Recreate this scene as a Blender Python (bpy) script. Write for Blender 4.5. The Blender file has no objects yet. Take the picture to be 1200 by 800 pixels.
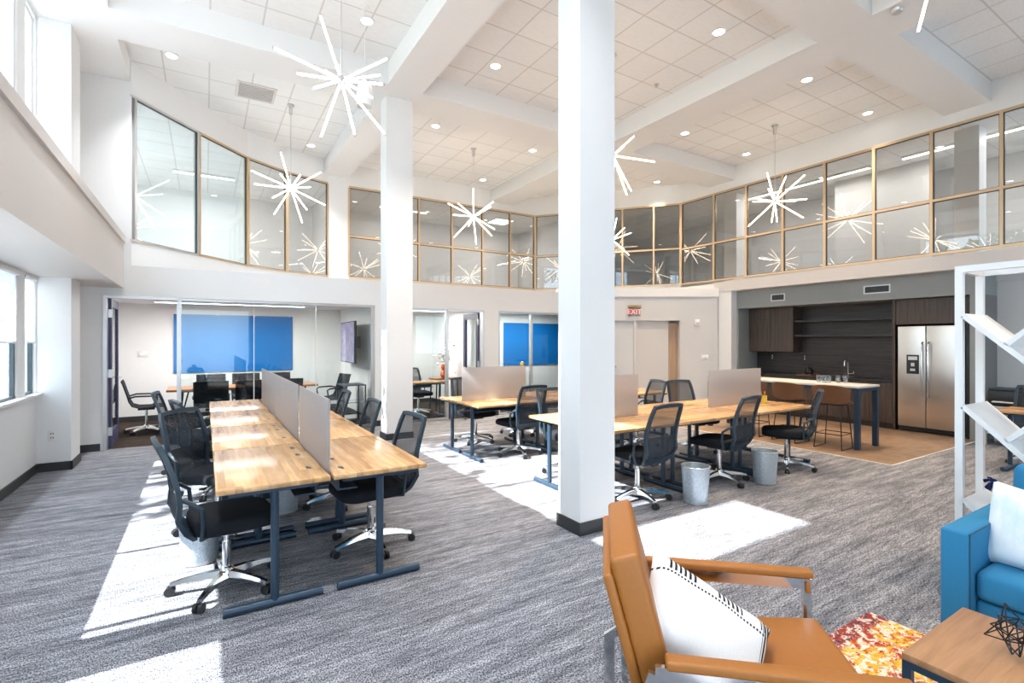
import bpy, bmesh, math, random
from mathutils import Vector, Matrix, Euler
from math import sin, cos, pi, radians, sqrt
random.seed(7)
SC = bpy.context.scene
COL = SC.collection

# ---------------------------------------------------------------- camera, sky, sun, exposure
HEAD = radians(31.6)                      # the camera looks 31.6 degrees clockwise of +Y
cam_d = bpy.data.cameras.new('camera'); cam_d.sensor_width = 36.0; cam_d.lens = 585.0 / 1200.0 * 36.0
cam_d.clip_start = 0.05; cam_d.clip_end = 300
cam = bpy.data.objects.new('camera', cam_d); COL.objects.link(cam)
cam.location = (0, 0, 1.57); cam.rotation_euler = (pi/2, 0, -HEAD)
SC.camera = cam
SC.view_settings.view_transform = 'Standard'
SC.view_settings.look = 'None'
SC.view_settings.gamma = 1.0
SC.view_settings.use_curve_mapping = False
SC.view_settings.exposure = 0.36
SC.cycles.max_bounces = 10; SC.cycles.diffuse_bounces = 5; SC.cycles.glossy_bounces = 4
SC.cycles.transparent_max_bounces = 24; SC.cycles.transmission_bounces = 6
SC.cycles.sample_clamp_indirect = 8.0
SC.cycles.caustics_reflective = False; SC.cycles.caustics_refractive = False
SC.cycles.use_denoising = True

SKY_STRENGTH = 4.3
SUN_STRENGTH = 21.0
DOWNLIGHT_W = 34.0
world = bpy.data.worlds.new('sky'); SC.world = world; world.use_nodes = True
bg = world.node_tree.nodes['Background']; bg.inputs[0].default_value = (0.70, 0.86, 1.0, 1); bg.inputs[1].default_value = SKY_STRENGTH
sun_d = bpy.data.lights.new('sun', 'SUN'); sun_d.energy = SUN_STRENGTH; sun_d.angle = 0.009; sun_d.color = (1.0, 0.975, 0.94)
sun = bpy.data.objects.new('sun', sun_d); COL.objects.link(sun)
sun.rotation_euler = (0, -radians(90 - 40.8), 0); sun.location = (-12, 4, 12)

# ---------------------------------------------------------------- mesh helpers
class MB:
    def __init__(s): s.v = []; s.f = []
    def add(s, vs, fs, M=None):
        b = len(s.v)
        for p in vs:
            p = Vector(p)
            s.v.append(tuple(M @ p) if M is not None else tuple(p))
        for f in fs: s.f.append(tuple(i + b for i in f))
        return s
    def frombm(s, bm, M=None):
        bm.verts.index_update()
        s.add([v.co.copy() for v in bm.verts], [[v.index for v in f.verts] for f in bm.faces], M); bm.free(); return s
    def box(s, x0, x1, y0, y1, z0, z1, bev=0, seg=2, M=None):
        if x1 < x0: x0, x1 = x1, x0
        if y1 < y0: y0, y1 = y1, y0
        if z1 < z0: z0, z1 = z1, z0
        if not bev:
            return s.add([(x0,y0,z0),(x1,y0,z0),(x1,y1,z0),(x0,y1,z0),(x0,y0,z1),(x1,y0,z1),(x1,y1,z1),(x0,y1,z1)],
                         [(0,3,2,1),(4,5,6,7),(0,1,5,4),(1,2,6,5),(2,3,7,6),(3,0,4,7)], M)
        bm = bmesh.new(); bmesh.ops.create_cube(bm, size=1)
        for v in bm.verts:
            v.co = Vector(((x0+x1)/2 + v.co.x*(x1-x0), (y0+y1)/2 + v.co.y*(y1-y0), (z0+z1)/2 + v.co.z*(z1-z0)))
        bmesh.ops.bevel(bm, geom=bm.edges[:], offset=min(bev, (x1-x0)*.49, (y1-y0)*.49, (z1-z0)*.49), segments=seg, profile=0.5, affect='EDGES')
        return s.frombm(bm, M)
    def tube(s, p0, p1, r0, r1=None, n=12, M=None):
        if r1 is None: r1 = r0
        p0 = Vector(p0); p1 = Vector(p1); d = (p1-p0).normalized()
        a = d.orthogonal().normalized(); b = d.cross(a)
        vs = [p0 + (a*cos(2*pi*i/n) + b*sin(2*pi*i/n))*r0 for i in range(n)] + [p1 + (a*cos(2*pi*i/n) + b*sin(2*pi*i/n))*r1 for i in range(n)]
        fs = [(i, (i+1) % n, n+(i+1) % n, n+i) for i in range(n)] + [tuple(range(n))[::-1], tuple(range(n, 2*n))]
        return s.add(vs, fs, M)
    def path(s, pts, r, n=8, M=None, flat=None, up=None):
        """round (or flat: (half width, half thickness)) bar along a polyline"""
        P = [Vector(p) for p in pts]; m = len(P); rings = []
        prev = None
        for i in range(m):
            t = (P[min(i+1, m-1)] - P[max(i-1, 0)]).normalized()
            if up is not None: a = t.cross(Vector(up)).normalized()
            elif prev is None: a = t.orthogonal().normalized()
            else: a = (prev - t*prev.dot(t)).normalized()
            prev = a; b = t.cross(a)
            k = 1.0
            if 0 < i < m-1:
                c = (P[i+1]-P[i]).normalized().dot((P[i]-P[i-1]).normalized()); k = 1/max(.6, sqrt((1+c)/2))
            if flat:
                w, h = flat; rings.append([P[i]+a*w+b*h*k, P[i]-a*w+b*h*k, P[i]-a*w-b*h*k, P[i]+a*w-b*h*k])
            else:
                rr = r[i] if isinstance(r, (list, tuple)) else r
                rings.append([P[i] + (a*cos(2*pi*j/n) + b*sin(2*pi*j/n))*rr for j in range(n)])
        return s.loft(rings, M)
    def loft(s, rings, M=None, caps=True, closed=False):
        n = len(rings[0]); m = len(rings)
        vs = [p for R in rings for p in R]; fs = []
        for i in range(m if closed else m-1):
            i2 = (i+1) % m
            for j in range(n): fs.append((i*n+j, i*n+(j+1) % n, i2*n+(j+1) % n, i2*n+j))
        if caps and not closed: fs += [tuple(range(n))[::-1], tuple(range((m-1)*n, m*n))]
        return s.add(vs, fs, M)
    def lathe(s, prof, c=(0,0,0), n=24, M=None, caps=True):
        c = Vector(c); vs = []; fs = []; m = len(prof)
        for r, z in prof:
            for j in range(n): vs.append(c + Vector((r*cos(2*pi*j/n), r*sin(2*pi*j/n), z)))
        for i in range(m-1):
            for j in range(n): fs.append((i*n+j, i*n+(j+1) % n, (i+1)*n+(j+1) % n, (i+1)*n+j))
        if caps and prof[0][0] > 1e-6: fs.append(tuple(range(n))[::-1])
        if caps and prof[-1][0] > 1e-6: fs.append(tuple(range((m-1)*n, m*n)))
        return s.add(vs, fs, M)
    def prism(s, poly, z0, z1, M=None):
        a = sum(poly[i][0]*poly[(i+1) % len(poly)][1] - poly[(i+1) % len(poly)][0]*poly[i][1] for i in range(len(poly)))
        if a < 0: poly = poly[::-1]
        n = len(poly); vs = [(x, y, z0) for x, y in poly] + [(x, y, z1) for x, y in poly]
        fs = [tuple(range(n))[::-1], tuple(range(n, 2*n))] + [(i, (i+1) % n, n+(i+1) % n, n+i) for i in range(n)]
        return s.add(vs, fs, M)
    def sheet(s, fn, nu, nv, th, M=None):
        """surface fn(u,v)->Vector, u,v in 0..1, thickened by th along its normal"""
        G = [[Vector(fn(i/nu, j/nv)) for j in range(nv+1)] for i in range(nu+1)]
        N = [[((G[min(i+1,nu)][j]-G[max(i-1,0)][j]).cross(G[i][min(j+1,nv)]-G[i][max(j-1,0)])).normalized() for j in range(nv+1)] for i in range(nu+1)]
        w = nv+1; k = (nu+1)*w
        vs = [G[i][j]+N[i][j]*th/2 for i in range(nu+1) for j in range(w)] + [G[i][j]-N[i][j]*th/2 for i in range(nu+1) for j in range(w)]
        fs = []
        for i in range(nu):
            for j in range(nv):
                a, b, c, d = i*w+j, (i+1)*w+j, (i+1)*w+j+1, i*w+j+1
                fs += [(a, b, c, d), (k+d, k+c, k+b, k+a)]
        for i in range(nu):
            a, b = i*w, (i+1)*w; fs.append((b, a, k+a, k+b))
            a, b = i*w+nv, (i+1)*w+nv; fs.append((a, b, k+b, k+a))
        for j in range(nv):
            a, b = j, j+1; fs.append((a, b, k+b, k+a))
            a, b = nu*w+j, nu*w+j+1; fs.append((b, a, k+a, k+b))
        return s.add(vs, fs, M)
    def build(s, name, m, parent=None, smooth=True, loc=None, rz=None):
        me = bpy.data.meshes.new(name); me.from_pydata(s.v, [], s.f); me.update()
        if m is not None: me.materials.append(m)
        if smooth:
            me.polygons.foreach_set('use_smooth', [True]*len(me.polygons))
            me.set_sharp_from_angle(angle=radians(38))
        o = bpy.data.objects.new(name, me); COL.objects.link(o)
        if parent is not None: o.parent = parent
        if loc is not None: o.location = loc
        if rz is not None: o.rotation_euler = (0, 0, rz)
        return o

def BX(*a, **k): return MB().box(*a, **k)
def thing(name, label, cat, loc=(0,0,0), rz=0, group=None):
    o = bpy.data.objects.new(name, None); COL.objects.link(o); o.empty_display_size = .1
    o.location = loc; o.rotation_euler = (0, 0, rz); o['label'] = label; o['category'] = cat
    if group: o['group'] = group
    return o
def tag(o, label, cat, group=None):
    o['label'] = label; o['category'] = cat
    if group: o['group'] = group
    return o
def struct(name, mb, m, parent=None, smooth=False, loc=None, rz=None):
    o = mb.build(name, m, parent, smooth, loc, rz)
    if parent is None: o['kind'] = 'structure'
    return o
def sthing(name, loc=(0,0,0), rz=0):
    o = bpy.data.objects.new(name, None); COL.objects.link(o); o.location = loc; o.rotation_euler = (0,0,rz); o['kind'] = 'structure'; return o
def dup(root, loc, rz, label=None, group=None):
    r = root.copy(); COL.objects.link(r); r.location = loc; r.rotation_euler = (0, 0, rz)
    if label: r['label'] = label
    if group: r['group'] = group
    for ch in list(root.children):
        c = ch.copy(); COL.objects.link(c); c.parent = r
        for g in list(ch.children):
            d = g.copy(); COL.objects.link(d); d.parent = c
    return r
def Rz(a, loc=(0,0,0)): return Matrix.Translation(loc) @ Matrix.Rotation(a, 4, 'Z')
def rrect(w, h, r, n=4):
    pts = []
    for cx, cy, a0 in ((w/2-r, h/2-r, 0), (-w/2+r, h/2-r, pi/2), (-w/2+r, -h/2+r, pi), (w/2-r, -h/2+r, 3*pi/2)):
        for i in range(n+1): a = a0 + i*pi/2/n; pts.append((cx + r*cos(a), cy + r*sin(a)))
    return pts

# ---------------------------------------------------------------- materials
def newmat(name):
    m = bpy.data.materials.new(name); m.use_nodes = True; nt = m.node_tree
    return m, nt, nt.nodes['Principled BSDF'], nt.nodes['Material Output']
def N(nt, t, **kw):
    n = nt.nodes.new(t)
    for k, v in kw.items(): setattr(n, k, v)
    return n
def setp(b, col=None, rough=None, metal=None, spec=None, **kw):
    if col is not None: b.inputs['Base Color'].default_value = (*col, 1)
    if rough is not None: b.inputs['Roughness'].default_value = rough
    if metal is not None: b.inputs['Metallic'].default_value = metal
    if spec is not None: b.inputs['Specular IOR Level'].default_value = spec
def coords(nt, scale=(1,1,1), rot=(0,0,0), world=False):
    tc = N(nt, 'ShaderNodeTexCoord'); mp = N(nt, 'ShaderNodeMapping')
    mp.inputs['Scale'].default_value = scale; mp.inputs['Rotation'].default_value = rot
    nt.links.new(tc.outputs['Object'], mp.inputs['Vector']); return mp.outputs['Vector']
def ramp(nt, fac, stops):
    r = N(nt, 'ShaderNodeValToRGB'); e = r.color_ramp.elements
    while len(e) < len(stops): e.new(0.5)
    for i, (p, c) in enumerate(stops): e[i].position = p; e[i].color = (*c, 1)
    nt.links.new(fac, r.inputs['Fac']); return r.outputs['Color']
def noise(nt, vec, scale, detail=4, rough=.55, dist=0):
    n = N(nt, 'ShaderNodeTexNoise'); n.inputs['Scale'].default_value = scale; n.inputs['Detail'].default_value = detail
    n.inputs['Roughness'].default_value = rough; n.inputs['Distortion'].default_value = dist
    nt.links.new(vec, n.inputs['Vector']); return n.outputs['Fac']
def mixc(nt, fac, a, b, mode='MIX'):
    m = N(nt, 'ShaderNodeMix', data_type='RGBA', blend_type=mode)
    if isinstance(fac, (int, float)): m.inputs['Factor'].default_value = fac
    else: nt.links.new(fac, m.inputs['Factor'])
    for k, i in ((a, 'A'), (b, 'B')):
        s = [x for x in m.inputs if x.name == i and x.type == 'RGBA'][0]
        if isinstance(k, tuple): s.default_value = (*k, 1)
        else: nt.links.new(k, s)
    return [x for x in m.outputs if x.type == 'RGBA'][0]
def bump(nt, b, h, strength=.2, dist=.002):
    n = N(nt, 'ShaderNodeBump'); n.inputs['Strength'].default_value = strength; n.inputs['Distance'].default_value = dist
    nt.links.new(h, n.inputs['Height']); nt.links.new(n.outputs['Normal'], b.inputs['Normal'])
def mathn(nt, op, a, b=None, clamp=False):
    n = N(nt, 'ShaderNodeMath', operation=op); n.use_clamp = clamp
    for i, k in enumerate((a, b)):
        if k is None: continue
        if isinstance(k, (int, float)): n.inputs[i].default_value = k
        else: nt.links.new(k, n.inputs[i])
    return n.outputs[0]
def plain(name, col, rough=.5, metal=0, spec=.5, nz=0, nsc=40, bmp=0):
    m, nt, b, o = newmat(name); setp(b, col, rough, metal, spec)
    if nz or bmp:
        f = noise(nt, coords(nt), nsc, 3)
        if nz: nt.links.new(mixc(nt, f, tuple(c*(1-nz) for c in col), tuple(min(1, c*(1+nz)) for c in col)), b.inputs['Base Color'])
        if bmp: bump(nt, b, f, bmp)
    return m
def emit(name, col, s):
    m, nt, b, o = newmat(name); setp(b, (.8,.8,.8), .4)
    b.inputs['Emission Color'].default_value = (*col, 1); b.inputs['Emission Strength'].default_value = s; return m
def glassy(name, tint, refl=1.0, base=.035):
    m, nt, b, o = newmat(name); nt.nodes.remove(b)
    t = N(nt, 'ShaderNodeBsdfTransparent'); t.inputs[0].default_value = (*tint, 1)
    g = N(nt, 'ShaderNodeBsdfGlossy'); g.inputs['Roughness'].default_value = 0.01
    lw = N(nt, 'ShaderNodeLayerWeight'); lw.inputs['Blend'].default_value = .5
    p = mathn(nt, 'POWER', lw.outputs['Facing'], 4.0)
    f = mathn(nt, 'MULTIPLY_ADD', p, .8*refl); f.node.inputs[2].default_value = base*refl
    x = N(nt, 'ShaderNodeMixShader'); nt.links.new(f, x.inputs[0]); nt.links.new(t.outputs[0], x.inputs[1]); nt.links.new(g.outputs[0], x.inputs[2])
    nt.links.new(x.outputs[0], o.inputs['Surface']); return m
def seethrough(name, col, alpha, rough=.6, trans=0.0, transcol=None):
    m, nt, b, o = newmat(name); setp(b, col, rough)
    t = N(nt, 'ShaderNodeBsdfTransparent'); s = b.outputs[0]
    if trans:
        tl = N(nt, 'ShaderNodeBsdfTranslucent'); tl.inputs[0].default_value = (*(transcol or col), 1)
        y = N(nt, 'ShaderNodeMixShader'); y.inputs[0].default_value = trans; nt.links.new(s, y.inputs[1]); nt.links.new(tl.outputs[0], y.inputs[2]); s = y.outputs[0]
    x = N(nt, 'ShaderNodeMixShader'); x.inputs[0].default_value = alpha
    nt.links.new(t.outputs[0], x.inputs[1]); nt.links.new(s, x.inputs[2]); nt.links.new(x.outputs[0], o.inputs['Surface']); return m
def woody(name, c0, c1, scale, rot=(0,0,0), rough=.35, blocks=None, spec=.5):
    """streaky wood; scale stretches the grain, blocks=(length, width) adds staves of varied tone"""
    m, nt, b, o = newmat(name); setp(b, c0, rough, 0, spec)
    v = coords(nt, scale, rot); f = noise(nt, v, 1.0, 6, .6, .6)
    c = ramp(nt, f, [(.3, c0), (.7, c1)])
    if blocks:
        br = N(nt, 'ShaderNodeTexBrick'); br.offset = .37; br.inputs['Scale'].default_value = 1.0
        br.inputs['Brick Width'].default_value = blocks[0]; br.inputs['Row Height'].default_value = blocks[1]; br.inputs['Mortar Size'].default_value = 0.0
        br.inputs['Color1'].default_value = (.72,.66,.62,1); br.inputs['Color2'].default_value = (1.12,1.1,1.05,1); br.inputs['Bias'].default_value = 0
        nt.links.new(coords(nt), br.inputs['Vector'])
        c = mixc(nt, 1.0, c, br.outputs['Color'], 'MULTIPLY')
    nt.links.new(c, b.inputs['Base Color']); return m

M = {}
M['paint'] = plain('white_paint', (.80,.80,.80), .55, nz=.012, nsc=6)
M['paint_grey'] = plain('pale_grey_paint', (.64,.635,.63), .55, nz=.012, nsc=6)
M['paint_slate'] = plain('grey_green_paint', (.26,.28,.28), .55, nz=.02, nsc=6)
M['shade_and_backing'] = plain('charcoal_shade_and_backing', (.16,.155,.155), .55, nz=.02, nsc=6)  # painted shade for the kitchen pier's side face; also the vent backing
M['paint_beige'] = plain('warm_grey_paint', (.66,.625,.60), .5, nz=.012, nsc=6)
M['base'] = plain('dark_vinyl_base', (.030,.032,.034), .45)
M['champagne'] = plain('champagne_metal', (.62,.46,.30), .38, .55)
M['alu'] = plain('satin_aluminium', (.62,.62,.62), .35, .8)
M['darkframe'] = plain('dark_window_frame', (.05,.07,.08), .4, .3)
M['navy'] = plain('navy_powder_coat', (.026,.052,.088), .36, .2)
M['navydoor'] = plain('navy_door_paint', (.045,.045,.11), .4)
M['black'] = plain('black_plastic', (.014,.015,.017), .42)
M['blackmetal'] = plain('black_wire_metal', (.012,.012,.013), .35, .3)
M['fabric'] = plain('black_seat_fabric', (.013,.015,.020), .9, spec=.2, nz=.3, nsc=300)
M['frame'] = plain('dark_slate_plastic', (.018,.036,.054), .36)
M['mesh'] = seethrough('dark_mesh', (.016,.026,.040), .46, .7)
M['meshlow'] = seethrough('dark_mesh_double', (.014,.022,.034), .80, .7)
M['chrome'] = plain('chrome', (.78,.79,.80), .10, 1.0)
M['steel'] = None
M['white'] = plain('white_powder_coat', (.82,.82,.82), .35)
M['whiteplastic'] = plain('white_plastic', (.78,.78,.76), .4)
M['glass'] = glassy('clear_glass', (.93,.97,.96))
M['glass_upper'] = glassy('upper_glass', (.86,.86,.85), 1.4, .055)
M['glass_left'] = glassy('curved_upper_glass', (.88,.93,.94), 1.5, .05)
M['glass_win'] = glassy('window_glass', (.97,.99,1.0), .5)
M['tumbler'] = glassy('tumbler_glass', (.86,.88,.88), 1.6, .10)
def mk_frost():
    m, nt, b, o = newmat('frosted_acrylic'); setp(b, (.60,.585,.60), .35)
    rf = N(nt, 'ShaderNodeBsdfRefraction'); rf.inputs['IOR'].default_value = 1.06; rf.inputs['Roughness'].default_value = .55; rf.inputs['Color'].default_value = (.95,.93,.94,1)
    tl = N(nt, 'ShaderNodeBsdfTranslucent'); tl.inputs[0].default_value = (.78,.75,.74,1)
    a = N(nt, 'ShaderNodeMixShader'); a.inputs[0].default_value = .40; nt.links.new(b.outputs[0], a.inputs[1]); nt.links.new(tl.outputs[0], a.inputs[2])
    x = N(nt, 'ShaderNodeMixShader'); x.inputs[0].default_value = .42; nt.links.new(a.outputs[0], x.inputs[1]); nt.links.new(rf.outputs[0], x.inputs[2])
    nt.links.new(x.outputs[0], o.inputs['Surface']); return m
M['frost'] = mk_frost()
M['blind'] = seethrough('roller_fabric', (.85,.87,.88), .97, .8, .5, (.9,.92,.94))
M['blueglass'] = plain('blue_back_painted_glass', (.004,.145,.46), .10, spec=.4)
M['leather'] = plain('tan_leather', (.36,.126,.018), .48, nz=.08, nsc=60, bmp=.05)
M['stool'] = plain('cognac_leather', (.17,.068,.028), .5, nz=.1, nsc=40)
M['sofa'] = plain('teal_blue_fabric', (.026,.19,.37), .8, spec=.25, nz=.12, nsc=220, bmp=.08)
M['piping'] = plain('dark_teal_piping', (.010,.07,.13), .8)
M['tassel'] = plain('navy_wool', (.010,.016,.07), .95, spec=.1)
M['orange'] = plain('orange_ceramic', (.60,.09,.02), .35)
M['yellow'] = plain('yellow_plastic', (.75,.52,.06), .4)
M['brass'] = plain('brass', (.55,.38,.14), .25, .9)
M['tube_cool'] = emit('white_light_tube', (1, .98, .95), 7.0)
M['tube_warm'] = emit('warm_light_tube', (1, .80, .58), 7.5)
M['lens'] = emit('downlight_lens', (1, .96, .90), 14.0)
M['linear'] = emit('linear_light_lens', (1, .98, .95), 5.0)
M['leaf'] = plain('leaf_green', (.07,.16,.035), .6, nz=.4, nsc=3)
M['bark'] = plain('bark', (.12,.09,.06), .9, nz=.3, nsc=12)
M['flower'] = plain('white_petals', (.85,.80,.78), .7)
M['red'] = emit('red_sign_letters', (1, .06, .03), 1.2)
M['grass'] = plain('lawn', (.20,.27,.13), .9, nz=.3, nsc=4)
M['paving'] = plain('pale_bounce_paving', (.36,.36,.36), .9, nz=.08, nsc=2)
M['asphalt'] = plain('asphalt', (.30,.31,.33), .9, nz=.15, nsc=9)
M['car'] = plain('dark_car_paint', (.05,.06,.08), .25)
M['oakdesk'] = woody('butcher_block', (.50,.275,.115), (.72,.47,.24), (3, 26, 26), rough=.22, blocks=(.55, .042))
M['oakend'] = M['oakdesk']
M['walnut'] = woody('coffee_table_oak', (.30,.150,.068), (.46,.25,.125), (2.2, 30, 30), rough=.4)
M['confwood'] = woody('conference_table_wood', (.33,.13,.05), (.50,.23,.10), (2.2, 26, 26), rough=.3)
M['cabv'] = woody('dark_wood_vertical', (.026,.018,.014), (.095,.066,.052), (46, 46, 1.6), rough=.45)
M['cabh'] = woody('dark_wood_horizontal', (.015,.012,.012), (.060,.047,.043), (30, 1.5, 46), rough=.4)
M['islandtop'] = plain('pale_quartz_top', (.66,.62,.57), .3, nz=.06, nsc=20)
M['wooddoor'] = woody('light_wood_door', (.46,.30,.18), (.60,.42,.28), (40, 40, 1.5), rough=.4)

def mk_carpet(name, dark, mid, light, rot=0, contrast=1.0):
    m, nt, b, o = newmat(name); setp(b, mid, .95, spec=.1)
    s1 = noise(nt, coords(nt, (1.5, 13, 1), (0,0,rot)), 1.0, 5, .66, .3)
    s2 = noise(nt, coords(nt, (9, 55, 1), (0,0,rot)), 1.0, 4, .75)
    g = noise(nt, coords(nt, (150, 85, 1), (0,0,rot)), 1.0, 2, .8)
    c = ramp(nt, s1, [(.30, dark), (.50, mid), (.70, light)])
    c = mixc(nt, ramp(nt, s2, [(.38, (0,0,0)), (.56, (1,1,1))]), mixc(nt, 1, c, (.55,.55,.55), 'MULTIPLY'), c)
    gg = ramp(nt, g, [(.42, (.20,.20,.20)), (.58, (1.62,1.62,1.62))])
    c = mixc(nt, .95, c, gg, 'MULTIPLY')
    br = N(nt, 'ShaderNodeTexBrick'); br.offset = .5
    br.inputs['Scale'].default_value = 1; br.inputs['Brick Width'].default_value = 1.0; br.inputs['Row Height'].default_value = .25; br.inputs['Mortar Size'].default_value = 0
    br.inputs['Color1'].default_value = (.93,.93,.93,1); br.inputs['Color2'].default_value = (1.06,1.06,1.06,1)
    nt.links.new(coords(nt, (1,1,1), (0,0,rot)), br.inputs['Vector'])
    c = mixc(nt, 1, c, br.outputs['Color'], 'MULTIPLY')
    nt.links.new(c, b.inputs['Base Color']); bump(nt, b, g, .5, .006); return m
M['carpet'] = mk_carpet('grey_plank_carpet', (.135,.142,.168), (.262,.268,.30), (.40,.405,.44))
M['carpet_dark'] = mk_carpet('dark_brown_carpet', (.03,.022,.018), (.06,.042,.034), (.10,.075,.06))

def mk_vinyl():
    m, nt, b, o = newmat('brown_vinyl_floor'); setp(b, (.25,.17,.11), .45)
    a = noise(nt, coords(nt), 5, 8, .7); s = noise(nt, coords(nt, (2, 14, 1)), 1, 5, .6)
    c = ramp(nt, a, [(.3, (.16,.098,.060)), (.7, (.33,.225,.15))])
    c = mixc(nt, .5, c, ramp(nt, s, [(.3, (.6,.6,.6)), (.7, (1.2,1.2,1.2))]), 'MULTIPLY')
    nt.links.new(c, b.inputs['Base Color']); return m
M['vinyl'] = mk_vinyl()

def mk_tiles(off=(0,0)):
    m, nt, b, o = newmat('acoustic_ceiling_tile'); setp(b, (.84,.825,.81), .8, spec=.15)
    tc = N(nt, 'ShaderNodeTexCoord'); mp = N(nt, 'ShaderNodeMapping'); mp.inputs['Location'].default_value = (off[0], off[1], 0)
    nt.links.new(tc.outputs['Object'], mp.inputs['Vector'])
    br = N(nt, 'ShaderNodeTexBrick'); br.offset = 0; br.inputs['Scale'].default_value = 1
    br.inputs['Brick Width'].default_value = .6; br.inputs['Row Height'].default_value = .6; br.inputs['Mortar Size'].default_value = .011; br.inputs['Mortar Smooth'].default_value = 0
    br.inputs['Color1'].default_value = (.86,.86,.855,1); br.inputs['Color2'].default_value = (.82,.82,.815,1); br.inputs['Mortar'].default_value = (.66,.64,.62,1)
    nt.links.new(mp.outputs[0], br.inputs['Vector'])
    g = noise(nt, coords(nt, (8, 60, 1)), 1, 3, .6)
    c = mixc(nt, .3, br.outputs['Color'], ramp(nt, g, [(.35, (.86,.86,.86)), (.65, (1.04,1.04,1.04))]), 'MULTIPLY')
    nt.links.new(c, b.inputs['Base Color']); bump(nt, b, br.outputs['Fac'], -.6, .006); return m
M['tiles'] = mk_tiles((.54, .18))

def mk_steel():
    m, nt, b, o = newmat('brushed_stainless'); setp(b, (.62,.57,.52), .28, 1.0)
    g = noise(nt, coords(nt, (60, 60, .8)), 1, 2, .5)
    nt.links.new(ramp(nt, g, [(.2, (.27,.27,.27)), (.8, (.31,.31,.31))]), b.inputs['Roughness']); return m
M['steel'] = mk_steel()

def mk_bin():
    m, nt, b, o = newmat('silver_perforated_metal'); setp(b, (.46,.53,.60), .38, .55)
    br = N(nt, 'ShaderNodeTexVoronoi'); br.inputs['Scale'].default_value = 190
    nt.links.new(coords(nt), br.inputs['Vector'])
    nt.links.new(ramp(nt, br.outputs['Distance'], [(.25, (.20,.25,.30)), (.5, (.60,.68,.75))]), b.inputs['Base Color']); return m
M['binmesh'] = mk_bin()

def mk_rug():
    m, nt, b, o = newmat('abstract_rug'); setp(b, (.6,.4,.1), .95, spec=.1)
    a = noise(nt, coords(nt, (7.5, 7.5, 1)), 1, 4, .65, .8); d = noise(nt, coords(nt, (20, 27, 1)), 1, 5, .7, .5)
    e = noise(nt, coords(nt, (30, 46, 1), (0,0,.3)), 1, 4, .7)
    c = ramp(nt, a, [(.30, (.30,.035,.020)), (.42, (.48,.07,.022)), (.52, (.66,.36,.035)), (.62, (.74,.50,.12)), (.72, (.72,.62,.46))])
    c = mixc(nt, ramp(nt, d, [(.50, (0,0,0)), (.56, (1,1,1))]), c, (.72,.66,.56))
    c = mixc(nt, ramp(nt, e, [(.57, (0,0,0)), (.62, (1,1,1))]), c, (.36,.030,.022))
    # the rug's own dark red to navy border band along its far edge
    sp = N(nt, 'ShaderNodeSeparateXYZ'); nt.links.new(coords(nt), sp.inputs[0])
    ed = mathn(nt, 'ADD', sp.outputs['Y'], mathn(nt, 'MULTIPLY', mathn(nt, 'SUBTRACT', d, .5), .25))
    f = mathn(nt, 'GREATER_THAN', ed, 1.03)
    k = mixc(nt, ramp(nt, e, [(.44, (0,0,0)), (.50, (1,1,1))]), (.07,.05,.09), (.32,.04,.025))
    k = mixc(nt, ramp(nt, d, [(.50, (0,0,0)), (.58, (1,1,1))]), k, (.70,.62,.52))
    c = mixc(nt, f, c, k)
    nt.links.new(c, b.inputs['Base Color']); bump(nt, b, e, .5, .004); return m
M['rug'] = mk_rug()

def mk_pillow_stripe():
    """white linen with a band of short black dashes and two stripes near one edge (object X)"""
    m, nt, b, o = newmat('striped_linen'); setp(b, (.82,.81,.80), .9, spec=.15)
    sp = N(nt, 'ShaderNodeSeparateXYZ'); nt.links.new(coords(nt), sp.inputs[0])
    X, Y = sp.outputs['X'], sp.outputs['Y']
    def band(v, lo, hi): return mathn(nt, 'MULTIPLY', mathn(nt, 'GREATER_THAN', v, lo), mathn(nt, 'LESS_THAN', v, hi))
    dash = mathn(nt, 'GREATER_THAN', mathn(nt, 'SINE', mathn(nt, 'MULTIPLY', X, 330.0)), .0)
    thin = mathn(nt, 'GREATER_THAN', mathn(nt, 'SINE', mathn(nt, 'MULTIPLY', X, 480.0)), -.2)
    grp = mathn(nt, 'GREATER_THAN', mathn(nt, 'SINE', mathn(nt, 'MULTIPLY', X, 34.0)), -.3)
    a = mathn(nt, 'MULTIPLY', mathn(nt, 'MULTIPLY', band(Y, .105, .160), dash), grp)
    b1 = mathn(nt, 'MULTIPLY', band(Y, .088, .097), thin)
    st = mathn(nt, 'MULTIPLY', mathn(nt, 'GREATER_THAN', X, .185), mathn(nt, 'GREATER_THAN', mathn(nt, 'SINE', mathn(nt, 'MULTIPLY', X, 420.0)), -.1))
    f = mathn(nt, 'MAXIMUM', mathn(nt, 'MAXIMUM', a, b1), st)
    w = noise(nt, coords(nt), 300, 2, .6)
    nt.links.new(mixc(nt, f, ramp(nt, w, [(.3, (.76,.755,.75)), (.7, (.87,.865,.86))]), (.02,.02,.022)), b.inputs['Base Color']); return m
M['stripe'] = mk_pillow_stripe()
def mk_dip():
    m, nt, b, o = newmat('pale_blue_dip_dye'); setp(b, (.75,.83,.85), .9, spec=.15)
    w = noise(nt, coords(nt, (2, 1, 1)), 3.2, 6, .65)
    nt.links.new(ramp(nt, w, [(.35, (.58,.74,.80)), (.6, (.82,.86,.87))]), b.inputs['Base Color']); return m
M['dip'] = mk_dip()
def mk_tv():
    m, nt, b, o = newmat('television_picture'); setp(b, (.02,.02,.03), .15)
    c = ramp(nt, noise(nt, coords(nt, (1, 3, 5)), 1.2, 5, .7, 1.0), [(.30, (.03,.025,.07)), (.5, (.14,.10,.30)), (.7, (.34,.28,.55))])
    nt.links.new(c, b.inputs['Emission Color']); b.inputs['Emission Strength'].default_value = .7; return m
M['tv'] = mk_tv()

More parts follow.
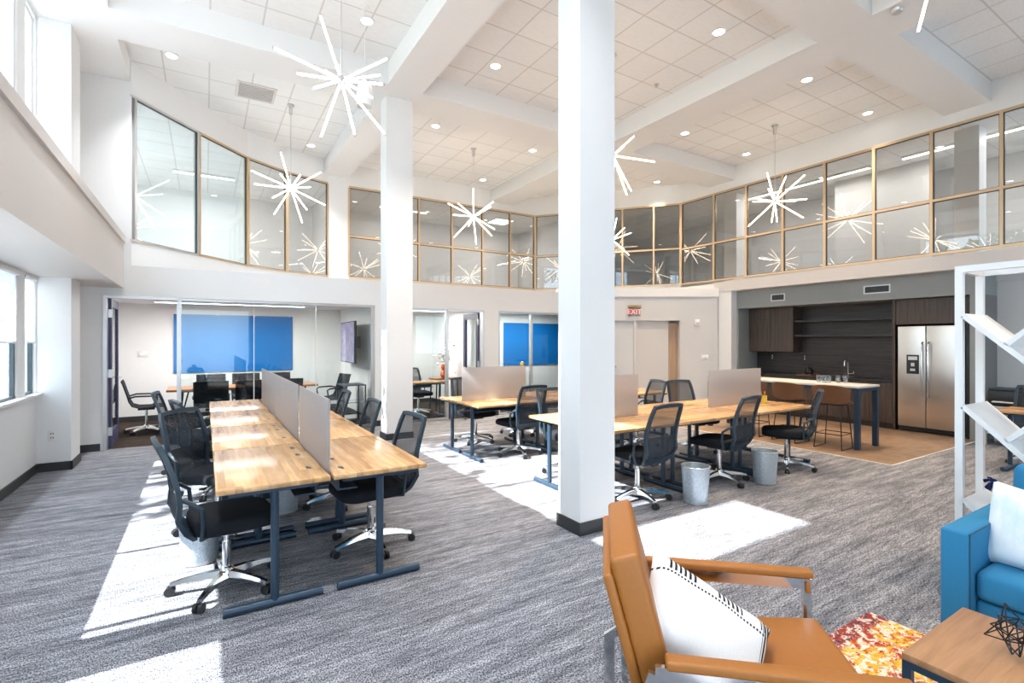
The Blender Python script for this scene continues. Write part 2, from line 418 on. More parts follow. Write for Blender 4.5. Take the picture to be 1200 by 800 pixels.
# ---------------------------------------------------------------- the building
ZC, ZB = 5.80, 5.47                       # ceiling tiles, underside of the beams
ZR, ZS, ZG = 2.69, 3.08, 5.29             # roof of the low rooms, sill and head of the upper glass
RING = [(-.96, 9.40), (-.10, 10.42), (.73, 11.35), (1.52, 11.87), (2.45, 12.20)]

struct('floor', MB().prism([(-1.82,-2.6),(11.05,-2.6),(11.05,9.26),(-1.82,9.26)], -.06, 0), M['carpet'])
struct('floor_kitchen', BX(7.42, 11.05, 2.87, 7.0, 0, .004), M['vinyl'])
struct('trim_1', MB().box(7.40, 7.42, 2.85, 7.0, 0, .007).box(7.42, 10.3, 2.85, 2.87, 0, .007), M['paint_beige'])
struct('floor_conference', BX(-1.82, 11.05, 9.26, 12.4, -.06, 0), M['carpet_dark'])
struct('ceiling', MB().prism([(-1.82,-2.7),(14.4,-2.7),(14.4,15.4),(-3.1,15.4),(-3.1,9.45),(-1.82,9.45)], ZC, ZC+.06), M['tiles'])

# perimeter soffit, beams, columns
beams = [(-1.82, -.96, -2.6, 9.5), (2.36, 2.92, -2.6, 12.3), (6.80, 7.50, -2.6, 12.3)]
for x0, x1, y0, y1 in beams: struct('beam', BX(x0, x1, y0, y1, ZB, ZC+.01), M['paint'])
for y0, y1 in ((2.83, 3.45), (7.44, 8.16)): struct('beam', BX(-.96, 10.95, y0, y1, ZB+.0005, ZC+.01), M['paint'])
COL1 = (2.58, 2.955, 3.145, 3.435); COL2 = (2.45, 2.885, 7.78, 8.08)
for c in (COL1, COL2):
    struct('column', BX(*c, 0, ZB), M['paint'])
    struct('baseboard_column', BX(c[0]-.012, c[1]+.012, c[2]-.012, c[3]+.012, 0, .105), M['base'])

# left (outside) wall: sill wall, piers, bulkhead with its cap, upper wall
WX0, WX1 = -1.82, -1.72
LOWS = [(-2.2, .25), (2.30, 3.07), (3.40, 8.05)]  # first pair is an unseen window, added for light and plausibility
ys = [-2.6] + [v for w in LOWS for v in w] + [12.4]
mb = MB().box(WX0, WX1, -2.6, 9.4, -.06, .93)
mb.box(WX0, WX1, -2.6, 9.4, 2.33, 3.08).box(WX0, WX1, -2.6, 9.4, 5.42, ZC)
mb.box(WX0, WX1, 9.4, 12.4, -.06, ZR)
for i in range(0, len(ys), 2):
    y0, y1 = ys[i], min(ys[i+1], 9.4)
    mb.box(WX0, WX1, y0, y1, .93, 2.33).box(WX0, WX1, y0, y1, 3.08, 5.42)
struct('wall_left', mb, M['paint'])
struct('wall_left_bulkhead', BX(WX1, -1.01, -2.6, 9.2, 2.35, 3.0), M['paint_beige'])
struct('trim_2', BX(WX1, -.985, -2.6, 9.2, 3.0, 3.10), M['paint_beige'])
struct('wall_left_pilaster', MB().box(WX1, -1.40, 8.07, 8.57, 0, 2.35).box(WX1, -1.40, 8.07, 8.57, 3.1, ZB), M['paint'])
struct('wall_left_return', BX(WX1, -.94, 9.40, 9.50, ZR, ZC), M['paint'])
struct('trim_3', BX(WX0, -1.66, 2.2, 8.07, .925, .955, .006), M['white'])
struct('baseboard_left', MB().box(WX1, WX1+.014, -2.6, 8.07, 0, .105).box(WX1, -1.386, 8.056, 8.07, 0, .105).box(-1.40, -1.386, 8.056, 8.57, 0, .105).box(WX1, -1.28, 9.186, 9.2, 0, .105), M['base'])

def window_unit(n, y0, y1, z0, z1, mulls, fm):
    w = sthing('window_%d' % n, (-1.77, (y0+y1)/2, z0)); c = (y0+y1)/2
    f = MB(); t = .028
    f.box(-.02, .02, y0-c, y0-c+t, 0, z1-z0).box(-.02, .02, y1-c-t, y1-c, 0, z1-z0)
    f.box(-.0195, .0195, y0-c, y1-c, 0, t).box(-.0195, .0195, y0-c, y1-c, z1-z0-t, z1-z0)
    for m in mulls: f.box(-.019, .019, m-c-t*.7, m-c+t*.7, 0, z1-z0)
    struct('window_frame', f, fm, w)
    e = [y0]+list(mulls)+[y1]
    for a, b in zip(e, e[1:]): struct('window_pane', BX(-.004, .004, a-c, b-c, 0, z1-z0), M['glass_win'], w)
n = 1
for y0, y1 in LOWS:
    mu = [3.515, 4.67, 5.85, 7.39] if y0 > 3 else ([-.97] if y0 < 0 else [])
    window_unit(n, y0, y1, .955, 2.33, mu, M['darkframe']); n += 1
    window_unit(n, y0, y1, 3.10, 5.42, mu, M['white']); n += 1
struct('wall_left_post', MB().box(-1.80, -1.735, 7.42, 7.70, .955, 2.33).box(-1.80, -1.735, 7.42, 7.70, 3.1, 5.42), M['paint'])

# low rooms along the back: header walls, partitions, roof slab
YF = 9.20
mb = MB().box(WX1, -1.25, YF, YF+.12, 0, ZR).box(2.68, 2.98, YF, YF+.12, 0, ZR).box(4.97, 5.32, YF, YF+.12, 0, ZR)
mb.box(-1.25, 2.68, YF, YF+.12, 2.24, ZR).box(2.98, 4.97, YF, YF+.12, 2.22, ZR).box(5.32, 7.02, YF, YF+.12, 2.22, ZR)
struct('wall_back', mb, M['paint'])
struct('wall_back_rooms', MB().box(2.74, 2.84, 9.32, 12.3, 0, 2.31).box(5.08, 5.18, 9.32, 12.3, 0, 2.31).box(WX0, 5.1, 12.25, 12.35, 0, 2.31).box(5.18, 11.05, 11.0, 11.1, 0, 2.31), M['paint'])
struct('ceiling_back_rooms', MB().prism([(WX0, 9.32), (7.0, 9.32), (10.1, 7.45), (11.05, 7.45), (11.05, 12.3), (WX0, 12.3)], 2.31, ZR-.002), M['paint'])
struct('baseboard_back', MB().box(WX1, 2.74, 12.236, 12.25, 0, .10).box(2.84, 5.08, 12.236, 12.25, 0, .10).box(5.18, 9, 10.986, 11.0, 0, .1)
       .box(2.68, 2.98, YF-.014, YF, 0, .105).box(4.97, 5.32, YF-.014, YF, 0, .105).box(5.066, 5.08, 9.4, 12.25, 0, .1).box(2.726, 2.74, 9.4, 12.25, 0, .1), M['base'])

def glazed_front(n, posts, x0, x1, zt, thin=()):
    """full-height glass front in the back wall: aluminium posts, glass joints"""
    w = sthing('window_%d' % n, ((x0+x1)/2, YF+.06, 0)); c = (x0+x1)/2
    f = MB().box(x0-c, x1-c, -.03, .03, 0, .045).box(x0-c, x1-c, -.031, .031, zt-.04, zt)
    for p in posts: f.box(p-c-.028, p-c+.028, -.035, .035, 0, zt)
    struct('window_frame', f, M['alu'], w)
    e = sorted(set([x0, x1]+list(posts)+list(thin)))
    for a, b in zip(e, e[1:]): struct('window_pane', BX(a-c+.004, b-c-.004, -.005, .005, .04, zt-.035), M['glass'], w)
    if thin:
        f = MB()
        for p in thin: f.box(p-c-.006, p-c+.006, -.008, .008, .04, zt-.035)
        struct('window_joint', f, M['whiteplastic'], w)
glazed_front(7, (-.34, 2.65), -.34, 2.68, 2.24, (.69, 1.66))
glazed_front(8, (3.01, 4.15), 2.98, 4.17, 2.22)
glazed_front(9, (5.35, 6.19), 5.32, 7.0, 2.22)
def glass_door(n, x, y, rz, w, h, hinges=True):
    d = sthing('door_%d' % n, (x, y, 0), rz)
    f = MB().box(0, .11, -.022, .022, .01, h).box(w-.11, w, -.022, .022, .01, h).box(.11, w-.11, -.022, .022, .01, .25).box(.11, w-.11, -.022, .022, h-.12, h)
    struct('door_frame', f, M['navydoor'], d)
    struct('door_glass', BX(.11, w-.11, -.005, .005, .25, h-.12), M['glass'], d)
    hd = MB()
    for s in (-1, 1): hd.tube((w-.06, 0, 1.0), (w-.06, s*.06, 1.0), .011).tube((w-.06, s*.06, 1.0), (w-.19, s*.06, 1.0), .010)
    struct('door_handle', hd, M['alu'], d, True)
    if hinges:
        hg = MB()
        for z in (.25, 1.1, 1.98): hg.box(-.02, .012, -.03, .03, z-.06, z+.06)
        struct('door_hinge', hg, M['alu'], d)
glass_door(1, -1.19, 9.33, radians(91), .84, 2.2)
glass_door(2, 4.93, 9.34, radians(89), .74, 2.17)
struct('trim_4', MB().box(-1.25, -1.205, YF-.015, YF+.135, 0, 2.24).box(-1.25, -.34, YF-.012, YF+.13, 2.20, 2.241), M['alu'])
struct('trim_5', MB().box(4.93, 4.97, YF-.015, YF+.135, 0, 2.22).box(4.15, 4.97, YF-.012, YF+.13, 2.18, 2.221), M['alu'])

# lower angled wall with its white band and the door opening
F0 = (7.0, 9.2); FR = -HEAD
mb = MB().box(0, 1.14, 0, .12, 0, 2.6).box(1.14, 2.73, 0, .12, 2.05, 2.6).box(2.73, 3.6, 0, .12, 0, 2.6)
struct('wall_angled', mb, M['paint_grey'], loc=(*F0, 0), rz=FR)
struct('trim_6', BX(-.1, 3.62, -.03, .6, 2.6, 2.79), M['paint'], loc=(*F0, 0), rz=FR)
struct('trim_7', MB().box(1.10, 1.15, -.012, .13, 0, 2.09).box(2.72, 2.77, -.012, .13, 0, 2.09).box(1.10, 2.77, -.0125, .13, 2.05, 2.09).box(1.68, 1.74, .0, .12, 0, 2.05), M['paint_beige'], loc=(*F0, 0), rz=FR)
d = sthing('door_3', (*F0, 0), FR)
struct('door_leaf', BX(1.15, 1.68, .05, .095, .01, 2.05), M['paint_grey'], d)
struct('door_handle', MB().lathe([(.001, 0), (.026, 0), (.026, .008), (.012, .02), (.012, .05), (.028, .06), (.030, .08), (.018, .095), (.001, .097)], n=14, M=Matrix.Translation((1.24, .05, 1.0)) @ Matrix.Rotation(pi/2, 4, 'X')), M['alu'], d, True)
d = sthing('door_4', (*F0, 0), FR)
struct('door_leaf', BX(1.74, 2.48, .06, .105, .01, 2.05), M['paint_beige'], d)
d = sthing('door_5', (*F0, 0), FR)
struct('door_leaf', BX(2.49, 2.72, .16, .20, .01, 2.0), M['wooddoor'], d)
struct('wall_hall', MB().box(1.0, 2.9, .9, 1.0, 0, 2.4), M['paint_grey'], loc=(*F0, 0), rz=FR)

# kitchen recess
struct('wall_right_pilaster', BX(10.10, 10.30, 6.99, 7.40, 0, 2.71), M['paint'])
struct('wall_kitchen_left', BX(10.30, 11.05, 6.95, 7.10, 0, 2.71), M['paint_slate'])
struct('wall_kitchen_soffit', BX(10.30, 11.05, 2.80, 6.95, 2.315, 2.71), M['paint_slate'])
struct('wall_kitchen_right', BX(10.30, 10.36, 2.80, 2.93, 0, 2.315), M['paint_slate'])
struct('wall_kitchen_end', BX(10.36, 11.05, 2.80, 2.93, 0, 2.315), M['shade_and_backing'])  # side of the slate pier, its shade painted in as charcoal
struct('wall_right', BX(11.05, 11.17, -2.6, 12.3, -.06, 2.71), M['paint_grey'])
struct('wall_kitchen_splash', BX(11.02, 11.05, 2.93, 6.95, .85, 2.315), M['cabh'])
struct('trim_8', BX(10.08, 11.17, -2.6, 7.42, 2.71, 2.94), M['paint_beige'])
struct('baseboard_right', MB().box(11.036, 11.05, -2.6, 2.8, 0, .1).box(10.086, 10.10, 6.98, 7.40, 0, .1), M['base'])

# upper storey behind the glass
struct('floor_upper', MB().box(-3, 14.2, 12.30, 15.2, 2.55, ZR).box(11.0, 14.2, -2.6, 12.30, 2.55, ZR).prism([(-3,9.5),(-.96,9.5),(-.1,10.5),(2.4,12.3),(-3,12.3)], 2.55, ZR), M['paint_grey'])
struct('wall_upper_back', BX(-3, 14.2, 15.2, 15.3, ZR, ZC), M['paint'])
struct('wall_upper_right', BX(14.1, 14.2, -2.6, 15.2, ZR, ZC), M['paint_grey'])
struct('wall_upper_partition', MB().box(2.62, 2.72, 12.35, 15.2, ZR, ZC).box(9.6, 9.7, 11.3, 15.2, ZR, ZC).box(13.0, 13.1, 4.3, 6.2, ZR, ZC), M['paint_grey'])
struct('ceiling_upper', MB().box(-3, 11.0, 12.30, 15.2, 5.42, 5.46).box(11.0, 14.2, -2.6, 15.2, 5.42, 5.46).prism([(-3,9.51),(-.96,9.51),(-.1,10.55),(.73,11.5),(1.52,12.02),(2.4,12.3),(-3,12.3)], 5.42, 5.46).prism([(8.4,12.3),(11.0,9.2),(11.0,12.3)], 5.42, 5.46), M['tiles'])
struct('column_upper', BX(11.7, 12.05, 3.2, 3.55, ZR, 5.42), M['paint'])
struct('column_upper', BX(11.7, 12.05, 7.95, 8.3, ZR, 5.42), M['paint'])

def ring_wall(name, p, q, z0, z1, t=.12):
    L = sqrt((q[0]-p[0])**2+(q[1]-p[1])**2); a = math.atan2(q[1]-p[1], q[0]-p[0])
    return struct(name, BX(0, L, 0, t, z0, z1), M['paint'], loc=(p[0], p[1], 0), rz=a)
def ring_window(n, p, q, splits, rail, fm, t=.045, gl='glass_upper'):
    """upper glazing between p and q, seen with its outside to the left of p->q; splits are fractions of the run"""
    L = sqrt((q[0]-p[0])**2+(q[1]-p[1])**2); a = math.atan2(q[1]-p[1], q[0]-p[0])
    w = sthing('window_%d' % n, (p[0], p[1], ZS), a); H = ZG-ZS
    f = MB().box(0, L, -.01, .07, 0, t).box(0, L, -.01, .07, H-t, H)
    for s in splits: f.box(s*L-t/2, s*L+t/2, -.011, .069, t, H-t)
    if rail: f.box(0, L, -.009, .068, rail-ZS-t/2, rail-ZS+t/2)
    struct('window_frame', f, fm, w)
    gm = MB(); g = .011
    def gk(a, b, c, d):
        gm.box(a, a+g, .012, .034, c, d).box(b-g, b, .012, .034, c, d).box(a+g, b-g, .012, .034, c, c+g).box(a+g, b-g, .012, .034, d-g, d)
    zz = [0, H] if not rail else [0, rail-ZS, H]
    for s0, s1 in zip(splits, splits[1:]):
        for a0, a1 in zip(zz, zz[1:]): struct('window_pane', BX(s0*L, s1*L, .035, .043, a0, a1), M[gl], w); gk(s0*L+t/2, s1*L-t/2, a0+t/2*(1+(a0==0)), a1-t/2*(1+(a1==H)))
    struct('window_gasket', gm, M['base'], w)
wn = 10
for i in range(4):
    p, q = RING[i], RING[i+1]
    ring_wall('wall_upper_curve', p, q, ZR, ZS); ring_wall('wall_upper_curve', p, q, ZG, ZC)
    ring_window(wn, p, q, [0.03 if i else .07, 1.0], None, M['champagne'] if i else M['alu'], .035, 'glass_left' if i < 2 else 'glass_upper'); wn += 1
struct('wall_upper_north', MB().box(2.44, 2.93, 12.2, 12.32, ZR, ZC).box(2.93, 8.3, 12.2, 12.32, ZR, ZS).box(2.93, 8.3, 12.2, 12.32, ZG, ZC), M['paint'])
xs = [2.93, 3.80, 4.70, 5.63, 6.56, 7.45, 8.29]
ring_window(wn, (2.93, 12.2), (8.3, 12.2), [(x-2.93)/5.37 for x in xs], 4.09, M['champagne']); wn += 1
A, B = (8.3, 12.2), (10.9, 9.05)
ring_wall('wall_upper_angled', A, B, ZR, ZS); ring_wall('wall_upper_angled', A, B, ZG, ZC)
ring_window(wn, A, B, [0.005, .207, .415, .622, .827, .995], 4.07, M['champagne']); wn += 1
struct('wall_upper_east', MB().box(10.9, 11.02, -2.6, 9.05, ZR+.03, ZS-.06).box(10.9, 11.02, -2.6, 9.05, ZG, ZC), M['paint'])
yy = [9.04, 8.04, 7.16, 6.28, 5.40, 4.51, 3.62, 2.71, 1.8, .9, 0, -.9, -1.8, -2.6]
ring_window(wn, (10.9, 9.05), (10.9, -2.6), [(9.05-y)/11.65 for y in yy], 4.04, M['champagne']); wn += 1

# wall behind the camera: piers and unseen openings added for sky fill; ground outside
mb = MB().box(WX0, 11.17, -2.7, -2.6, -.06, .25).box(WX0, 11.17, -2.7, -2.6, 5.2, ZC).box(WX0, 11.17, -2.7, -2.6, 2.7, 5.21).box(1.5, 7.9, -2.7, -2.6, .2, 2.75)
for x in (-1.82, 1.4, 4.6, 7.8, 11.0): mb.box(x, x+.17, -2.7, -2.6, .25, 5.2)
struct('wall_rear', mb, M['paint'])
struct('ground', BX(-14, -1.82, -40, 60, -.35, -.25), M['paving'])  # paving put in so pale bounce light replaces the green of grass
struct('lawn', BX(-60, -14, -40, 60, -.37, -.27), M['grass'])
struct('wall_upper_left', MB().box(-3.1, -3, 9.5, 15.2, ZR, 3.3).box(-3.1, -3, 9.5, 15.2, 4.5, ZC).box(-3.1, -3, 9.5, 10.6, 3.3, 4.5).box(-3.1, -3, 13.6, 15.2, 3.3, 4.5).box(-3, -1.72, 9.5, 9.6, ZR, ZC), M['paint'])  # added to cut the sun in the upper corner room; opening keeps it daylit
struct('street', BX(-24, -14, -40, 60, -.27, -.24), M['asphalt'])

# ---------------------------------------------------------------- work desks
def make_desk(name, label, cat, W=1.2, D=.61, grp=None):
    t = thing(name, label, cat, group=grp)
    BX(-W/2+.002, W/2-.002, -D/2, D/2, .712, .742, .004, 2).build('desktop', M['oakdesk'], t)
    for s in (-1, 1):
        x = s*(W/2-.07)
        lg = MB().tube((x, 0, .03), (x, 0, .705), .024, n=16).box(x-.03, x+.03, -.24, .24, .685, .711)
        l = lg.build('leg', M['navy'], t)
        MB().path([(x, -.27, .026), (x, .27, .026)], .026, n=14).build('foot', M['navy'], l)
    MB().box(-W/2+.07, W/2-.07, -.02, .02, .665, .70).build('crossbar', M['navy'], t)
    MB().box(-W/2+.16, W/2-.16, .12, .24, .60, .61).box(-W/2+.16, W/2-.16, .24, .25, .60, .70).build('cable_tray', M['navy'], t)
    for x in (-.42, -.14, .30):
        MB().box(x-.03, x+.03, D/2-.095, D/2-.075, .7415, .7435).box(x-.008, x+.034, D/2-.075, D/2-.066, .7415, .7433).build('cable_slot', M['black'], t)
    return t
G_D = 'butcher block desks on T legs'
desk0 = make_desk('desk', 'x', 'desk', grp=G_D)
first = [True]
def put_desk(x, y, rz, label):
    if first[0]:
        first[0] = False; desk0.location = (x, y, 0); desk0.rotation_euler = (0, 0, rz); desk0['label'] = label; return desk0
    return dup(desk0, (x, y, 0), rz, label)
# bench on the left: spine along y at x = .665; local +y of a desk points to the spine
LB = [3.20+.6+1.21*i for i in range(4)]
ordn = ['nearest', 'second', 'third', 'farthest']
for i, y in enumerate(LB):
    put_desk(.355, y, -pi/2, ('wooden-topped desk at the window side of the left bench, %s of its row of four' % ordn[i]))
    put_desk(.985, y, pi/2, ('wooden-topped desk at the aisle side of the left bench, %s of its row of four' % ordn[i]))
RBx = [3.10+.6+1.21*i for i in range(3)]
rp = ['end beside the white column', 'middle of the row', 'end toward the kitchen']
for i, x in enumerate(RBx):
    put_desk(x, 3.75, 0, 'wooden-topped desk in the front row of the right bench, %s' % rp[i])
    put_desk(x, 4.38, pi, 'wooden-topped desk in the back row of the right bench, %s' % rp[i])
MBx = [2.98+.6+1.21*i for i in range(3)]
mp_ = ['end toward the offices', 'middle of the row', 'end toward the kitchen']
for i, x in enumerate(MBx):
    put_desk(x, 5.975, 0, 'wooden-topped desk in the near row of the middle bench, %s' % mp_[i])
    put_desk(x, 6.605, pi, 'wooden-topped desk in the far row of the middle bench, %s' % mp_[i])

def make_screen(label, L):
    t = thing('privacy_screen', label, 'desk screen', group='frosted privacy screens on the benches')
    BX(-L/2, L/2, -.007, .007, .70, 1.205, .003, 2).build('panel', M['frost'], t)
    for s in (-1, 1): BX(s*L*.32-.03, s*L*.32+.03, -.009, .009, .66, .70).build('clamp', M['navy'], t)
    return t
for L, x, y, rz, lab in ((1.13, .67, 3.87, pi/2, 'frosted screen on the left bench, nearest of the three along its spine'),
        (1.50, .67, 5.30, pi/2, 'frosted screen on the left bench, middle of the three along its spine'),
        (1.56, .67, 6.85, pi/2, 'frosted screen on the left bench, farthest of the three along its spine'),
        (1.08, 3.63, 4.065, 0, 'frosted screen on the right bench, partly behind the white column'),
        (1.11, 5.965, 4.065, 0, 'frosted screen on the right bench in front of the kitchen'),
        (1.06, 3.58, 6.29, 0, 'frosted screen on the middle bench in front of the blue office board')):
    s = make_screen(lab, L); s.location = (x, y, 0); s.rotation_euler = (0, 0, rz)

# ---------------------------------------------------------------- task chair (faces +x)
def star_base(t, mat, R=.31, n=5, zc=.085, ph=.3):
    b = MB(); b.lathe([(.001,.06),(.045,.06),(.05,.085),(.042,.125),(.028,.14),(.001,.142)], n=18)
    for i in range(n):
        a = ph + 2*pi*i/n; ca, sa = cos(a), sin(a)
        rings = []
        for k, (r, w, z0, z1) in enumerate(((.03,.030,.075,.118),(.14,.024,.078,.110),(.24,.018,.070,.094),(R,.015,.058,.078))):
            rings.append([(r*ca - s*w*sa, r*sa + s*w*ca, z) for s, z in ((-1,z0),(1,z0),(.7,z1),(-.7,z1))])
        b.loft(rings)
    b.build('star_base', mat, t)
    for i in range(n):
        a = ph + 2*pi*i/n; ca, sa = cos(a), sin(a); c = MB()
        for s in (-1, 1):
            p = Vector((R*ca - s*.016*sa, R*sa + s*.016*ca, .028)); q = Vector((-sa, ca, 0))*.010
            c.tube(p-q, p+q, .028, n=14)
        c.tube((R*ca, R*sa, .03), (R*ca, R*sa, .062), .010, n=8)
        c.build('caster', M['black'], t)
BACK = [(-.195,.405,.150),(-.245,.46,.195),(-.285,.54,.220),(-.275,.63,.222),(-.285,.72,.222),(-.310,.81,.217),(-.340,.90,.209),(-.366,.965,.198)]
def prof(v):
    k = v*(len(BACK)-1); i = min(int(k), len(BACK)-2); f = k-i
    return [BACK[i][j]*(1-f)+BACK[i+1][j]*f for j in range(3)]
def make_chair(label):
    t = thing('task_chair', label, 'office chair', group='black mesh task chairs')
    star_base(t, M['chrome'])
    MB().tube((0,0,.13),(0,0,.30),.026,n=16).tube((0,0,.30),(0,0,.385),.017,n=14).build('gas_lift', M['chrome'], t)
    m = MB().box(-.13,.12,-.075,.075,.365,.405,.012).box(-.215,-.12,-.05,.05,.372,.405,.008).tube((.02,-.07,.385),(.02,-.21,.378),.006,n=8)
    m.box(.0,.05,-.235,-.205,.372,.384,.004).build('tilt_mechanism', M['black'], t)
    # seat cushion: rounded plan, waterfall front
    def ring(k, z): return [(x*k+.035, y*k, z - (.020*max(0,(x*k))/.24 if z > .46 else 0)) for x, y in rrect(.48,.50,.11,5)]
    MB().loft([ring(.90,.408),ring(.985,.420),ring(1.0,.450),ring(.985,.482),ring(.93,.497),ring(.80,.503)]).build('seat', M['fabric'], t)
    # back frame: closed loop
    loop = [Vector((prof(v)[0], prof(v)[2], prof(v)[1])) for v in [i/14 for i in range(15)]]
    loop += [Vector((-.374,.12,.972)), Vector((-.377,0,.976)), Vector((-.374,-.12,.972))]
    loop += [Vector((prof(v)[0], -prof(v)[2], prof(v)[1])) for v in [i/14 for i in range(14,-1,-1)]]
    f = MB(); n = len(loop); rings = []
    for i in range(n+1):
        p = loop[i % n]; q = (loop[(i+1) % n]-loop[i-1]).normalized() if i < n else (loop[1]-loop[-1]).normalized()
        a = Vector((1,0,.25)).normalized(); b = q.cross(a).normalized(); a = b.cross(q).normalized()
        rings.append([p+a*.013+b*.017, p-a*.013+b*.017, p-a*.013-b*.017, p+a*.013-b*.017])
    f.loft(rings[:n], closed=True)
    f.sheet(lambda u, v: Vector((prof(u*.16)[0]-.006, (v*2-1)*prof(u*.16)[2], prof(u*.16)[1])), 4, 6, .018)
    f.build('back_frame', M['frame'], t)
    def surf(u, v, o=0):
        x, z, w = prof(u); return Vector((x-.022*(1-(2*v-1)**2)*(.3+.7*u)+o, (v*2-1)*w, z))
    MB().sheet(lambda u, v: surf(.50+.49*u, v), 8, 8, .004).build('back_mesh', M['mesh'], t)
    MB().sheet(lambda u, v: surf(.12+.38*u, v), 8, 8, .006).build('lumbar_mesh', M['meshlow'], t)
    for s in (-1, 1):
        MB().path([(-.265,s*.226,.66),(-.225,s*.250,.640),(-.175,s*.262,.60),(-.165,s*.258,.50),(-.170,s*.235,.415),(-.13,s*.14,.392),(-.08,s*.06,.388)], .013, n=8).build('side_bracket', M['frame'], t)
    return t
chair0 = make_chair('x'); cf = [True]
def put_chair(x, y, deg, label):
    if cf[0]: cf[0] = False; chair0.location = (x,y,0); chair0.rotation_euler = (0,0,radians(deg)); chair0['label'] = label; return chair0
    return dup(chair0, (x,y,0), radians(deg), label)
put_chair(.12, 3.68, 8, 'black mesh task chair at the left bench, hiding part of the silver bin')
put_chair(.10, 4.93, -38, 'mesh task chair swivelled away from the left bench, second on the window side')
put_chair(.10, 6.05, 15, 'dark mesh task chair at the left bench, third on the window side')
put_chair(-.12, 7.05, -4, 'dark mesh task chair at the left bench, last on the window side')
put_chair(1.09, 3.86, 184, 'black mesh task chair tucked under the left bench, nearest on the aisle side')
put_chair(1.10, 5.05, 180, 'dark mesh task chair at the left bench, second on the aisle side')
put_chair(1.08, 6.15, 178, 'dark mesh task chair at the left bench, third on the aisle side')
put_chair(3.66, 3.57, 95, 'black mesh task chair beside the white column, back toward the leather armchair')
put_chair(4.94, 3.57, 98, 'black mesh task chair between the two silver bins of the right bench')
put_chair(6.16, 3.50, 122, 'black mesh task chair at the kitchen end of the right bench, beyond the bins')
put_chair(3.72, 4.72, -84, 'mesh task chair at the back of the right bench, half hidden by the white column')
put_chair(6.05, 4.76, -100, 'brown-looking mesh task chair facing us over the right bench near the frosted screen')
put_chair(3.72, 5.88, 94, 'mesh task chair seen from behind at the near side of the middle bench')
put_chair(5.50, 5.38, 165, 'mesh task chair turned sideways at the middle bench, below the exit sign')
put_chair(3.62, 6.98, -80, 'mesh task chair tucked in behind the frosted screen of the middle bench')
put_chair(4.55, 7.15, -95, 'high-backed task chair at the far side of the middle bench beside its frosted screen')

# ---------------------------------------------------------------- waste bins
def make_bin(label, x, y, r=.135, h=.355):
    t = thing('waste_bin', label, 'bin', (x, y, 0), group='silver mesh waste bins')
    MB().lathe([(r*.82,.012),(r,h),(r-.004,h),(r*.82-.004,.016),(.001,.016)], n=36).build('basket', M['binmesh'], t)
    rm = MB(); rm.loft([[(Vector((r-.002+.006*cos(b),0,h+.006*sin(b)))).xyz for b in [2*pi*k/8 for k in range(8)]] for i in range(1)], caps=False) if False else None
    rings = []
    for i in range(36):
        a = 2*pi*i/36; rings.append([((r-.002+.006*cos(b))*cos(a), (r-.002+.006*cos(b))*sin(a), h+.006*sin(b)) for b in [2*pi*k/8 for k in range(8)]])
    MB().loft(rings, closed=True).build('rim', M['alu'], t)
    MB().lathe([(r*.80,0),(r*.84,.004),(r*.84,.018),(r*.80,.018)], n=36).build('foot_ring', M['alu'], t)
make_bin('silver perforated waste bin in front of the right bench, nearer the white column', 4.09, 3.22)
make_bin('silver perforated waste bin in front of the right bench, nearer the kitchen', 5.31, 3.26)
make_bin('silver perforated waste bin standing under the left bench between its two rows', .63, 5.05)
make_bin('silver perforated waste bin in sunlight behind the front chair of the left bench', -.03, 4.22)

# yellow pencil holder on the right bench
t = thing('pencil_holder', 'yellow pencil holder with pens on the kitchen end of the right bench', 'pencil cup', (6.42, 3.95, .7425))
MB().lathe([(.034,0),(.038,.10),(.034,.10),(.031,.004),(.001,.004)], n=20).build('cup', M['yellow'], t)
for i, (dx, dy, m) in enumerate(((.02,.01,'brass'),(-.02,.012,'yellow'),(-.012,-.015,'orange'))):
    MB().tube((dx*.4,dy*.4,.006),(dx*1.9,dy*1.9,.155),.0045,n=8).build('pen', M[m], t)

# ---------------------------------------------------------------- leather armchair
AF = math.atan2(-.668, .744)
t = thing('armchair', 'tan leather armchair with flat chrome frame, arm pads and a striped cushion', 'armchair', (1.66, 1.105, 0), AF)
# local +x forward, y left; arms at y = +-.355
for s in (-1, 1):
    y = s*.355; k = MB()
    k.path([(-.34,y,.556),(.345,y,.556),(.345,y,.012),(-.40,y,.012),(-.40,y,.36),(-.335,y,.556)], 0, flat=(.026,.009), up=(0,1,0))
    k.build('side_frame', M['chrome'], t)
    BX(-.31,.365,y-.027,y+.027,.582,.612,.008,3).build('arm_pad', M['leather'], t)
    MB().box(.335,.354,y-.024,y+.024,.52,.57,.006).build('arm_wrap', M['leather'], t)
k = MB()
for x, z in ((.30,.275),(-.36,.275)): k.box(x-.03,x+.03,-.355,.355,z-.009,z+.009)
k.build('cross_rail', M['chrome'], t)
Ms = Matrix.Translation((0,0,.36)) @ Matrix.Rotation(radians(4), 4, 'Y')
BX(-.34,.37,-.30,.30,-.065,.065,.03,4,M=Ms @ Matrix.Rotation(radians(-8), 4, 'Y')).build('seat_cushion', M['leather'], t)
Mb = Matrix.Translation((-.355,0,.60)) @ Matrix.Rotation(radians(-15), 4, 'Y')
BX(-.050,.050,-.29,.29,-.29,.29,.018,4,M=Mb).build('back_cushion', M['leather'], t)
BX(-.085,-.050,-.285,.285,-.27,.24,.012,3,M=Mb).build('back_shell', M['leather'], t)
for s in (-1, 1): MB().path([(-.47,s*.22,.012),(-.47,s*.22,.33),(-.42,s*.22,.36)], 0, flat=(.022,.008), up=(0,1,0)).build('rear_bracket', M['chrome'], t)

